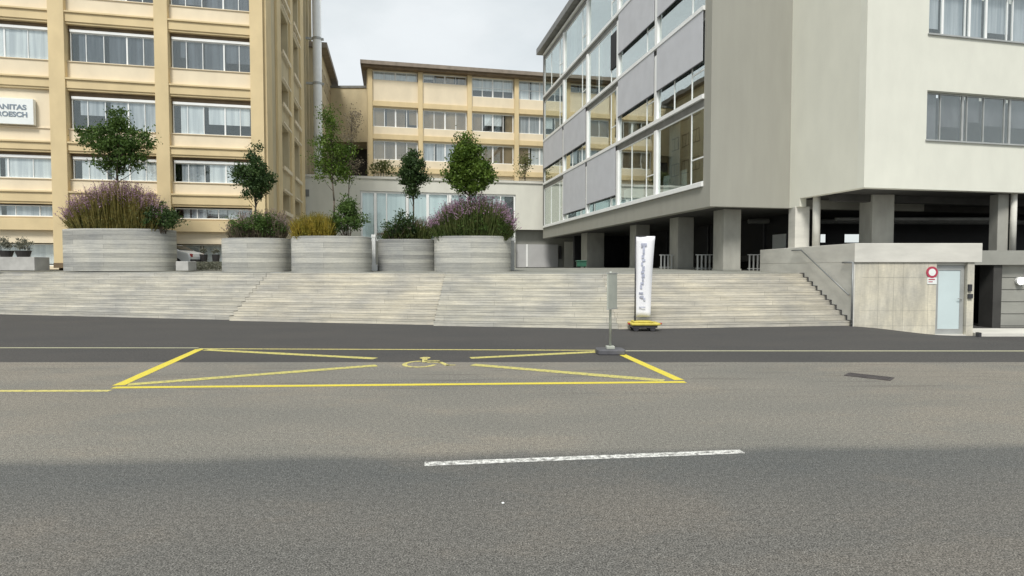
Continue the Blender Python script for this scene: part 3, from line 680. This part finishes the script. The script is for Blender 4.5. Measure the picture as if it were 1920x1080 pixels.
# garage level
gr = empty('garage_front', (18.5,23.6,-.36), 0, world=True, label='dark recessed garage entrance with grey door below the deck beam', cat='garage')
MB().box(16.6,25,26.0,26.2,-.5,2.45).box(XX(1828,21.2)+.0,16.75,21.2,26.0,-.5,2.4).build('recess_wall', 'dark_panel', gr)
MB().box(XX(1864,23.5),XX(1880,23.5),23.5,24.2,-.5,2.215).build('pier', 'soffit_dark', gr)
gx0 = XX(1880,23.7); g_ = MB().box(gx0,gx0+5,23.72,23.8,-.36,2.15).build('garage_door', 'wall_grey', gr)
b = MB(); [b.box(gx0+.02,gx0+4.98,23.705,23.719,-.3+.5*k,-.285+.5*k) for k in range(5)]; b.build('panel_joint', 'soffit_dark', g_)
MB().box(gx0+5,60,23.6,23.9,-.5,2.215).box(gx0,gx0+5,23.72,23.9,2.15,2.215).build('side_wall', 'wall_grey', gr)
p = A(1918,527,23.5); lm = empty('wall_lamp', (p.x,23.6,p.z), 0, world=True, label='small lit round white lamp on the grey garage front', cat='lamp')
MB().tube((p.x,23.70,p.z),(p.x,23.58,p.z),.16,k=20).build('housing', 'white_metal', lm); blob = blob_mesh(.14,1,.7,1.0,1,14,8); blob.v = [(x+p.x,y+23.56,z+p.z) for x, y, z in blob.v]; blob.build('globe', 'lamp_lit', lm, smooth=True)
ap = MB(); ap.box(16.72,40,20.55,22.3,-.6,-.25); tag(ap.build('kerb_apron', 'concrete_slab', loc=(17,21,-.36)), kind='structure')
MB().box(XX(1829,20.6),XX(1834,20.6),20.35,20.5,-.4,-.2).build('kerb_stop', 'dark_metal', gr)

# ---------------------------------------------------------------- vegetation
def leafquad(b, p, size, up=.0):
    a = Vector((random.gauss(0,1), random.gauss(0,1), random.gauss(0,.6)+up)).normalized(); c = a.orthogonal().normalized()
    c.rotate(Matrix.Rotation(random.uniform(0,6.28),3,a)); d = a.cross(c)
    l = size*random.uniform(.7,1.3); w = l*random.uniform(.45,.65)
    b.add([p-c*l*.5, p+d*w*.5, p+c*l*.5, p-d*w*.5], [(0,1,2,3)])
def lobes_px(lobes, Y, dy=.0):
    out = []
    for px, py, rx, ry in lobes:
        c = A(px, py, Y+random.uniform(-dy,dy)); out.append((c, rx/F*Y, ry/F*Y))
    return out
def crown(lobes, nclump, nleaf, size, spread):
    b = MB(); tot = sum(r*r*h for _, r, h in lobes); cents = []
    for c, r, h in lobes:
        for _ in range(max(3, int(nclump*r*r*h/tot))):
            d = Vector((random.gauss(0,1), random.gauss(0,1), random.gauss(0,1))).normalized()*random.random()**.42
            cents.append(c+Vector((d.x*r*.88, d.y*r*.88, d.z*h*.88)))
    for c in cents:
        s_ = spread*random.uniform(.6,1.3)
        for _ in range(int(nleaf*random.uniform(.6,1.4))):
            leafquad(b, c+Vector((random.gauss(0,s_), random.gauss(0,s_), random.gauss(0,s_*.75))), size, .5)
    return b, cents
def tree(lab, lobes, Y, trunkpx, basepy, mat, nclump=90, nleaf=38, size=.15, spread=.17, tr=.07, name='tree', group=None, zbase=None, tiltpx=0):
    base = A(trunkpx, basepy, Y); 
    if zbase is not None: base.z = zbase
    r_ = empty(name, base, 0, world=True, label=lab, cat='tree', group=group)
    L_ = lobes_px(lobes, Y); b, cents = crown(L_, int(nclump*1.1), int(nleaf*1.55), size*.80, spread); b.build('crown', mat, r_)
    zt2 = max(c.z for c in cents)-.2; t = MB(); mid = L_[0][0]; pts = [base]
    for k in range(1, 8):
        f = k/7; pts.append(Vector((base.x+(mid.x-base.x)*f+random.uniform(-.04,.04), base.y+random.uniform(-.04,.04), base.z+(zt2-base.z)*f)))
    for k in range(7): t.tube(pts[k], pts[k+1], tr*(1-.11*k), tr*(1-.11*(k+1)), 8)
    for c in random.sample(cents, min(len(cents), 34)):
        s_ = max(base.z+(zt2-base.z)*.28, c.z-random.uniform(.4,1.0)); s_ = min(s_, zt2-.1)
        f = (s_-base.z)/(zt2-base.z)*7; k = int(f); p0 = pts[k].lerp(pts[min(7,k+1)], f-k); m_ = p0.lerp(c,.5)+Vector((0,0,-.08)); t.tube(p0, m_, tr*.33, tr*.2, 5); t.tube(m_, c, tr*.2, tr*.08, 5)
    t.build('trunk', 'bark', r_, smooth=True); return r_
def blades(lab, prof, ybase, Y0, Y1_, n_, mat, fmat=None, ff=.5, zb=None, cat='plant', name='flowering_grass', fh=.35, w=.022, group=None, fs=.05, lm_=None, lean=.30):
    cx = (prof[0][0]+prof[-1][0])/2; base = A(cx, ybase, (Y0+Y1_)/2); z_ = zb if zb is not None else base.z
    r_ = empty(name, (base.x,(Y0+Y1_)/2,z_), 0, world=True, label=lab, cat=cat, group=group)
    b = MB(); fl = MB(); lv_ = MB()
    for _ in range(n_):
        px = random.uniform(prof[0][0], prof[-1][0]); Y = random.uniform(Y0,Y1_)
        k = max(i for i in range(len(prof)-1) if prof[i][0] <= px); f = (px-prof[k][0])/(prof[k+1][0]-prof[k][0]); yt = prof[k][1]*(1-f)+prof[k+1][1]*f
        top = A(px, yt, Y); h = (top.z-z_)*random.uniform(.35,1.03)
        xc = cx+(px-cx)*.80; p0 = Vector((XX(xc,Y), Y, z_-.05)); tip = Vector((top.x+random.gauss(0,lean*.5), Y+random.gauss(0,lean), z_+h)); mid = p0.lerp(tip,.55)+Vector((random.gauss(0,.04),random.gauss(0,.04),h*.08))
        t = random.uniform(0,math.pi); s_ = Vector((math.cos(t),math.sin(t),0))*w*random.uniform(.7,1.5)
        b.add([p0-s_*.6,p0+s_*.6,mid+s_,mid-s_,tip], [(0,1,2,3),(3,2,4)])
        for _k in range(3): leafquad(lv_, p0.lerp(tip, random.uniform(.05,.72))+Vector((random.gauss(0,.06),random.gauss(0,.06),0)), w*random.uniform(2.5,4.5))
        if fmat and random.random() < ff and h > (top.z-z_)*.6:
            for q in range(7): leafquad(fl, mid.lerp(tip, 1-fh*2.2*random.random()*.8)+Vector((random.gauss(0,.03),random.gauss(0,.03),0)), fs)
    b.build('blades', mat, r_); lv_.build('leaves', lm_ or mat, r_)
    if fl.v: fl.build('flowers', fmat, r_)
    return r_
def bush(lab, lobes, Y, mat, nclump=40, nleaf=40, size=.10, spread=.13, zb=3.5, name='shrub', cat='shrub', group=None):
    L_ = lobes_px(lobes, Y, .2); c0_ = L_[0][0]; r_ = empty(name, (c0_.x,c0_.y,zb), 0, world=True, label=lab, cat=cat, group=group)
    b, cents = crown(L_, nclump, nleaf, size, spread); b.build('foliage', mat, r_)
    t = MB()
    for c in random.sample(cents, min(12,len(cents))): t.tube((c0_.x+random.uniform(-.15,.15),c0_.y+random.uniform(-.1,.1),zb-.05), c, .022, .008, 5)
    t.build('stem', 'bark', r_); return r_
# planters: front corners (px, Y), top pixel
def planter(pl_, pr_, Yc, bb_, ztop, lab, mat, ex=2.5):
    """drum of an oval footprint with board-marked sides; pl_, pr_ = left and right edge in the photograph"""
    cx = XX((pl_+pr_)/2,Yc); hw = (pr_-pl_)/2/F*Yc; tn = abs(cx)/Yc; aa = math.sqrt(hw*hw-(bb_*tn)**2)
    k_ = 72; pw = 2/ex
    def ring(f, g=0): 
        o_ = []
        for i in range(k_):
            t = 2*math.pi*i/k_; c_, s_ = math.cos(t), math.sin(t)
            o_.append((cx+(aa-g)*math.copysign(abs(c_)**pw,c_), Yc+(bb_-g)*math.copysign(abs(s_)**pw,s_)))
        return o_
    zb = pz(Yc-bb_)-.05; o_ = ring(1); i_ = ring(1,.16)
    b = MB(); hs = [zb, ztop-.02, ztop]
    vs = [(x,y,zb) for x,y in o_]+[(x,y,ztop-.02) for x,y in o_]+[(x,y,ztop) for x,y in ring(1,.02)]+[(x,y,ztop) for x,y in i_]+[(x,y,ztop-.2) for x,y in i_]
    fs = [(i+k_*q,(i+1)%k_+k_*q,(i+1)%k_+k_*(q+1),i+k_*(q+1)) for q in range(4) for i in range(k_)]
    o = b.add(vs, fs).build('planter', mat, loc=(cx,Yc,zb))
    tag(o, lab, 'planter', 'board-marked concrete planters along the top of the steps')
    MB().add([(x,y,ztop-.15) for x,y in i_], [tuple(range(k_))]).build('soil', 'soil', o); return o
planter(124, 330, 31.2, 1.35, 4.13, 'largest banded concrete planter at the left with tall purple flowers', 'planter_board')
planter(419, 547, 29.3, 1.15, 3.56, 'second planter from the left, with the small dark pointed tree', 'planter_board')
planter(549, 696, 28.0, 1.25, 3.58, 'third planter from the left, holding yellow grass and the thin sparse tree', 'planter_board')
planter(710, 819, 29.8, 1.1, 3.53, 'fourth planter from the left, darker, set back behind its two neighbours', 'planter_board_dark')
planter(815, 958, 28.0, 1.25, 3.58, 'rightmost concrete planter with purple flowers and a full green tree', 'planter_board')
random.seed(11)
gt = 'young trees in the planters'
tree('spreading dark green tree with side lobes in the leftmost planter', [(218,262,38,42),(180,262,32,24),(256,266,32,26),(220,226,24,22),(204,300,28,22),(240,298,30,22),(157,247,13,9),(280,258,12,14),(218,318,16,12)], 30.9, 222, 430, 'leaf_mid', 150, 42, .17, .17, .08, group=gt)
tree('small dark tree with a pointed top in the second planter', [(477,325,28,34),(479,290,14,20),(455,330,20,20),(498,340,20,22),(478,358,24,14),(447,318,12,10)], 29.0, 481, 447, 'leaf_dark', 110, 40, .15, .14, .06, group=gt)
tree('thin sparse light-leaved tree in the third planter, in front of the duct', [(620,280,24,50),(616,228,18,36),(638,322,24,26),(602,312,20,30),(652,288,18,24),(598,270,12,22)], 27.7, 628, 443, 'leaf_bright', 170, 20, .13, .18, .05, group=gt)
tree('bare twiggy sapling with few brown leaves left of the middle building', [(660,225,14,28),(668,215,12,18),(655,260,14,16),(664,310,18,18)], 27.9, 650, 443, 'blade_dusky', 60, 9, .11, .16, .035, group=gt)
tree('narrow dark green tree in the fourth planter', [(774,320,26,32),(776,298,18,20),(762,335,20,18),(790,335,18,16),(778,358,18,16)], 29.4, 776, 450, 'leaf_dark', 110, 38, .15, .14, .055, group=gt)
tree('full bright green egg-shaped tree in the rightmost planter', [(880,312,40,42),(878,272,22,26),(855,325,24,26),(906,325,24,26),(880,350,34,14)], 27.8, 882, 443, 'leaf_bright', 170, 44, .17, .17, .07, group=gt)
gp = 'plants growing in the concrete planters'
blades('tall bushy clump of purple flowers over olive stems in the leftmost planter', [(122,392),(140,368),(170,350),(205,338),(235,336),(262,346),(290,362),(310,388)], 432, 30.3, 32.1, 3400, 'blade_olive', 'flower_purple', .75, zb=3.96, lm_='leaf_olive', fs=.07, group=gp, w=.02)
bush('dark green shrub spilling over the right corner of the leftmost planter', [(305,402,24,26),(322,418,18,20),(290,408,20,20)], 30.4, 'leaf_dark', 60, 44, .12, .14, 3.96, group=gp)
bush('low leafy green shrub filling the second planter', [(450,424,26,20),(485,420,30,22),(520,426,24,18),(500,412,24,16)], 28.9, 'leaf_mid', 90, 40, .10, .13, 3.4, group=gp)
blades('brownish wispy grass rising behind the shrub in the second planter', [(424,420),(450,396),(490,390),(530,394),(544,412)], 447, 28.9, 30.0, 900, 'blade_dusky', 'flower_dusky', .6, zb=3.4, fs=.06, group=gp)
blades('yellow-green grass clump at the left end of the third planter', [(550,412),(570,400),(600,396),(620,402),(628,414)], 443, 27.0, 28.4, 1500, 'blade_yellow', 'blade_olive', .4, zb=3.42, group=gp)
bush('leafy green shrub with upright shoots at the right end of the third planter', [(650,405,26,30),(655,378,18,20),(670,415,18,22),(632,418,16,18)], 27.6, 'leaf_mid', 90, 40, .11, .13, 3.42, group=gp)
bush('dark green low shrub at the left of the fourth planter', [(738,425,20,20),(758,412,18,20),(770,430,18,14)], 29.2, 'leaf_dark', 60, 38, .10, .12, 3.35, group=gp)
blades('brown-green grasses at the right of the fourth planter', [(716,430),(750,410),(780,404),(815,410)], 450, 29.2, 30.4, 900, 'blade_green', 'flower_dusky', .4, zb=3.35, group=gp)
blades('purple flowering clump spreading over the rightmost planter', [(806,412),(830,385),(860,368),(895,362),(930,368),(955,392),(966,416)], 443, 27.1, 28.9, 3000, 'blade_green', 'flower_purple', .7, zb=3.42, lm_='leaf_mid', fs=.07, group=gp)
bush('green leafy undergrowth at the front of the rightmost planter', [(870,424,28,18),(905,420,28,22),(940,426,20,16)], 27.4, 'leaf_mid', 60, 40, .09, .12, 3.42, group=gp)
tree('thin small sapling on the terrace roof by the glass building', [(985,305,12,18),(978,320,10,10)], 60.5, 984, 338, 'leaf_olive', 30, 10, .26, .30, .06, group='small plants on the terrace roof', zbase=10.4)
bush('pale olive shrub on the terrace roof below the middle building', [(716,312,16,12),(730,318,12,8),(700,318,10,8)], 60.0, 'leaf_olive', 40, 14, .26, .30, 10.4, group='small plants on the terrace roof')

# ---------------------------------------------------------------- things on the plaza
# long trough with potted shrubs at far left
a = A(-20,482,30.5); c = A(73,482,30.5); zb = pz(30.5)
tg = empty('trough', ((a.x+c.x)/2,30.5,zb), 0, world=True, label='long low grey concrete trough at the far left edge', cat='planter')
MB().box(a.x,c.x,30.2,31.2,zb-.02,a.z).build('shell', 'trough_grey', tg, bevel=.015)
for px, pw, lab, lobes in ((12,12,'dark pot with a thin upright shrub, leftmost on the trough',[(12,458,9,10),(8,452,6,8)]), (44,13,'dark pot with a round grey-green shrub on the trough',[(43,457,15,14),(38,462,12,9)])):
    p = A(px,482,30.6); w_ = pw/F*30.6; r_ = empty('potted_shrub', (p.x,30.6,p.z), 0, world=True, label=lab, cat='potted plant', group='potted shrubs on the trough')
    zt2 = A(px,470,30.6).z; MB().tube((p.x,30.6,a.z+.002),(p.x,30.6,zt2),w_*.7,w_,14).build('pot', 'pot_dark', r_, smooth=False)
    b, _c = crown(lobes_px(lobes,30.6), 26, 26, .08, .07); b.build('foliage', 'leaf_grey', r_)
for px, lab in ((382,'dark pot standing left before the shop front behind the planters'),(405,'dark pot with a tuft before the white shop window, close to the second planter')):
    p = A(px,487,34); r_ = empty('potted_shrub', (p.x,34,pz(34)), 0, world=True, label=lab, cat='potted plant', group='pots by the shop front')
    zt2 = A(px,477,34).z; MB().tube((p.x,34,pz(34)),(p.x,34,zt2),.15,.22,14).build('pot', 'pot_dark', r_)
    b, _c = crown(lobes_px([(px,470,6,7)],34), 8, 24, .08, .06); b.build('foliage', 'leaf_grey', r_)
# concrete block and low ground cover between the first two planters
p0 = A(329,490,29.5); p1 = A(353,506,29.5); o = MB().box(p0.x,p1.x,29.5,30.3,pz(29.5)-.02,p0.z).build('concrete_block', 'trough_grey', bevel=.03, loc=(p0.x,29.5,pz(29.5))); tag(o, 'small pale concrete block beside the right end of the largest planter', 'block')
gc = MB()
for _ in range(2600):
    px = random.uniform(352,420); Y = random.uniform(30.6,32.5); leafquad(gc, Vector((XX(px,Y),Y,pz(Y)+random.random()**.7*.42)), .10)
tag(gc.build('ground_cover', 'leaf_grey', loc=(XX(385,31),31.5,2.0)), 'low grey-green ground cover strip between the first two planters', 'ground cover', kind='stuff')
# parked car, mostly hidden by the first planter
cx1 = XX(371,33.6); zc = pz(33.6)
car = empty('parked_car', (cx1-2.1,33.6,zc), 0, world=True, label='white parked car half hidden behind the largest planter', cat='car')
prof = [(-2.1,.35),(-2.12,.72),(-1.95,.88),(-1.15,.98),(-.55,1.36),(.75,1.40),(1.55,1.02),(2.02,.92),(2.1,.70),(2.1,.35)]
def loft(pr, y0, y1, inset=0):
    b = MB(); n_ = len(pr); b.add([(cx1-2.1+x, y0, zc+z) for x, z in pr]+[(cx1-2.1+x, y1, zc+z) for x, z in pr], [tuple(range(n_)), tuple(reversed(range(n_,2*n_)))]+[(i+n_,(i+1)%n_+n_,(i+1)%n_,i) for i in range(n_)]); return b
loft(prof,32.75,34.45).build('body', 'car_white', car, bevel=.06, smooth=False)
loft([(-1.0,.99),(-.52,1.31),(.68,1.34),(1.35,1.03),(1.3,.98)],32.735,34.465).build('side_window', 'car_glass', car)
loft([(1.42,1.06),(.86,1.345),(.88,1.375),(1.47,1.10)],32.9,34.3).build('rear_window', 'car_glass', car)
for s_ in (-1.3,1.3):
    for y in (32.72,34.3):
        w = MB().tube((cx1-2.1+s_,y,zc+.32),(cx1-2.1+s_,y+.2,zc+.32),.32,k=20).build('wheel', 'rubber', car); MB().tube((cx1-2.1+s_,y-.01,zc+.32),(cx1-2.1+s_,y+.0,zc+.32),.19,k=14).build('rim', 'grey_metal', w)
for y in (32.85,34.2): MB().box(cx1-.09,cx1+.015,y,y+.2,zc+.68,zc+.86).build('tail_light', 'lamp_red', car)
MB().box(cx1-.3,cx1+.06,32.8,34.4,zc+.32,zc+.55).build('bumper', 'dark_metal', car)
# posts
def post(px, Y, top, w_, lab, mat, foot=True):
    p = A(px,top,Y); z_ = pz(Y); o = empty('post', (p.x,Y,z_), 0, world=True, label=lab, cat='post')
    MB().box(p.x-w_/2,p.x+w_/2,Y-w_/2,Y+w_/2,z_,p.z).build('shaft', mat, o, bevel=.01)
    MB().box(p.x-w_/2-.02,p.x+w_/2+.02,Y-w_/2-.02,Y+w_/2+.02,p.z-.12,p.z+.03).build('cap', 'white_metal', o)
    if foot: MB().box(p.x-w_*1.2,p.x+w_*1.2,Y-w_*1.2,Y+w_*1.2,z_-.02,z_+.3).build('foot', mat, o)
post(701,29.5,441,.18,'slim white post with a wider foot between the third and fourth planters','white_metal')
post(960,29.5,447,.26,'square blue-grey steel post right behind the rightmost planter','grey_metal', False)
# green bin
p = A(1090,505,40); z_ = 2.09; bn = empty('bin', (p.x,40,z_), 0, world=True, label='small dark green bin beside the pier under the glazed building', cat='bin')
MB().prism([(p.x-.33,39.7),(p.x+.33,39.7),(p.x+.33,40.4),(p.x-.33,40.4)],z_+.08,z_+.42).build('body', 'bin_green', bn, bevel=.04); MB().box(p.x-.37,p.x+.37,39.66,40.45,z_+.425,z_+.52).build('lid', 'bin_green', bn, bevel=.03)
for s_ in (-.25,.25): MB().tube((p.x+s_-.03,40.3,z_+.08),(p.x+s_+.03,40.3,z_+.08),.08,k=12).build('wheel', 'rubber', bn)

# ---------------------------------------------------------------- pole sign on a foot block
g = G(1144,663); ps = empty('pole_sign', (g.x,g.y,0), 0, world=True, label='grey pole sign on a dark foot at the back of the yellow bay', cat='sign')
Y = g.y; x = g.x; zt_ = A(1144,509,Y).z
MB().prism([(x-.30,Y-.26),(x+.30,Y-.26),(x+.34,Y-.2),(x+.34,Y+.2),(x+.30,Y+.26),(x-.30,Y+.26),(x-.34,Y+.2),(x-.34,Y-.2)],.002,.12).build('foot', 'base_plastic', ps, bevel=.02)
MB().box(x-.10,x+.10,Y-.10,Y+.10,.122,.19).build('socket', 'sign_back', ps, bevel=.01)
MB().tube((x,Y,.12),(x,Y,zt_),.03,k=14).build('pole', 'sign_back', ps, smooth=True)
zb1 = A(1144,578,Y).z; zt1 = A(1144,513,Y).z; t = R(52); wv = Vector((math.cos(t),math.sin(t))); nv = Vector((-wv.y,wv.x)); ce = Vector((x+.03,Y-.05))
def slab(hw, th, z0, z1, off=0):
    b = MB(); c = ce+nv*off; ps_ = [c-wv*hw-nv*th, c+wv*hw-nv*th, c+wv*hw+nv*th, c-wv*hw+nv*th]; return b.prism([(p.x,p.y) for p in ps_], z0, z1)
pn = slab(.225,.02,zb1,zt1).build('panel', 'sign_back', ps, bevel=.004); slab(.235,.027,zt1,zt1+.02).build('panel_rim', 'grey_metal', pn)
slab(.235,.027,zb1-.02,zb1).build('panel_rim', 'grey_metal', pn)
for z in (zb1+.14, zt1-.14): MB().box(x-.06,x+.06,Y-.05,Y+.05,z-.025,z+.025).build('clamp', 'grey_metal', ps)
# ---------------------------------------------------------------- banner flag on a yellow trolley
Y = 19.2; bp = A(1207,621,Y)
bf = empty('banner_flag', (A(1190,607,Y).x,Y,.32), 0, world=True, label='tall narrow white banner flag with vertical blue-grey writing by the steps', cat='banner')
k = 16; vs = []; fs = []
for i in range(k+1):
    f = i/k; yy = 443+(594-443)*f; xl_ = 1192.5; xr_ = 1228-9*f**.8
    for j in range(5):
        q = A(xl_+(xr_-xl_)*j/4, yy, Y); vs.append((q.x, Y+.025*math.sin(j*1.3+f*5)-.02*j/4, q.z))
fs = [(i*5+j,i*5+j+1,(i+1)*5+j+1,(i+1)*5+j) for i in range(k) for j in range(4)]
cl = MB().add(vs, fs).build('cloth', 'banner_cloth', bf, smooth=True); sd = cl.modifiers.new('s','SOLIDIFY'); sd.thickness = .004
pl_ = MB(); q0 = A(1190.5,611,Y); q1 = A(1190.5,443,Y); pl_.tube((q0.x,Y,.30),(q0.x,Y,q1.z),.022,k=10); q2 = A(1228,443,Y); pl_.tube((q0.x,Y,q1.z),(q2.x,Y,q1.z),.012,k=8); pl_.build('pole', 'dark_metal', bf, smooth=True)
random.seed(5); ink = MB()
for (ya, yb_, xa_, xb_) in [(456,461,1202,1213),(461,476,1205,1209),(478,484,1203,1208),(486,490,1204,1210),(492,497,1202,1206),(499,507,1204,1209),(508,512,1202,1208),(514,520,1203,1209),(521,527,1204,1207),(529,533,1201,1207),(535,541,1200,1204),(548,551,1198,1206),(555,558.5,1199,1207),(559,562,1206,1210),(575,577,1198,1210)]:
    f = (ya-443)/151; a_ = A(xa_,yb_,Y-.06); c_ = A(xb_,ya,Y-.06); ink.box(a_.x,c_.x,Y-.062,Y-.058,a_.z,c_.z)
ink.build('lettering', 'banner_ink', cl)
tl = empty('trolley', (bp.x,Y,0), 0, world=True, label='low yellow wheeled trolley carrying the white banner flag', cat='trolley')
a_ = A(1177,607,Y); c_ = A(1237,607,Y)
MB().box(a_.x+.05,c_.x-.05,Y-.35,Y+.35,.20,.28).build('platform', 'yellow_board', tl, bevel=.03)
MB().box(a_.x+.15,c_.x-.28,Y-.28,Y+.28,.285,.33).build('ballast', 'yellow_board', tl, bevel=.02)
for sx in (a_.x+.22, c_.x-.30):
    for sy_ in (-.26,.26): MB().tube((sx,Y+sy_-.03,.10),(sx,Y+sy_+.03,.10),.095,k=14).build('wheel', 'rubber', tl)
MB().box(a_.x+.1,c_.x-.15,Y-.3,Y+.3,.12,.195).build('chassis', 'dark_metal', tl)
for sx in (a_.x-.02, c_.x-.06): MB().tube((sx,Y-.1,.24),(sx+.10,Y-.1,.24),.03,k=10).build('grip', 'lamp_red', tl)
MB().tube((q0.x,Y,.28),(q0.x,Y,.5),.035,k=10).build('socket', 'dark_metal', tl)

# ---------------------------------------------------------------- world, sun, camera
w = bpy.data.worlds.new('World'); bpy.context.scene.world = w; w.use_nodes = True; n = w.node_tree
bg = n.nodes['Background']; sk = n.nodes.new('ShaderNodeTexSky'); sk.sky_type = 'NISHITA'; sk.sun_disc = False
SE, SR = R(52), R(200)
sk.sun_elevation = SE; sk.sun_rotation = SR; sk.air_density = 1.2
tc = n.nodes.new('ShaderNodeTexCoord'); mp = n.nodes.new('ShaderNodeMapping'); mp.inputs['Scale'].default_value = (1,1,2.2); n.links.new(tc.outputs['Generated'], mp.inputs[0])
f1 = ramp(n, noise(n, 1.7, mp.outputs[0], 7, .55), .36, .66); f2 = ramp(n, noise(n, 3.3, mp.outputs[0], 5, .6), .25, .75)
cl1 = mixc(n, f1, (2.95,3.24,3.32), (4.05,4.2,4.22)); cl2 = mixc(n, f2, [.95]*3, [1.05]*3); cl3 = mixc(n, 1.0, cl1, cl2, 'MULTIPLY')
n.links.new(mixc(n, .93, sk.outputs[0], cl3), bg.inputs[0]); bg.inputs[1].default_value = .10
sun = bpy.data.lights.new('sun', 'SUN'); sun.energy = 1.5; sun.angle = R(15); sun.color = (1,.965,.90)
so = bpy.data.objects.new('sun', sun); C.objects.link(so); so['kind'] = 'structure'
# light comes from behind the camera, slightly left
dirv = Vector((-math.sin(R(14))*math.cos(SE), -math.cos(R(14))*math.cos(SE), math.sin(SE)))
so.rotation_euler = dirv.to_track_quat('Z','Y').to_euler(); so.location = (0,0,40)
sk.sun_rotation = math.atan2(dirv.x, dirv.y)
cam = bpy.data.cameras.new('camera'); co = bpy.data.objects.new('camera', cam); C.objects.link(co)
cam.sensor_width = 36; cam.lens = 36*F/1920; cam.clip_end = 800; cam.clip_start = .1
co.location = (0,0,H); co.rotation_euler = (R(90)-PITCH,0,0)
S = bpy.context.scene; S.camera = co
S.view_settings.view_transform = 'Standard'; S.view_settings.look = 'None'; S.view_settings.gamma = 1; S.view_settings.exposure = 1.1
S.render.engine = 'CYCLES'
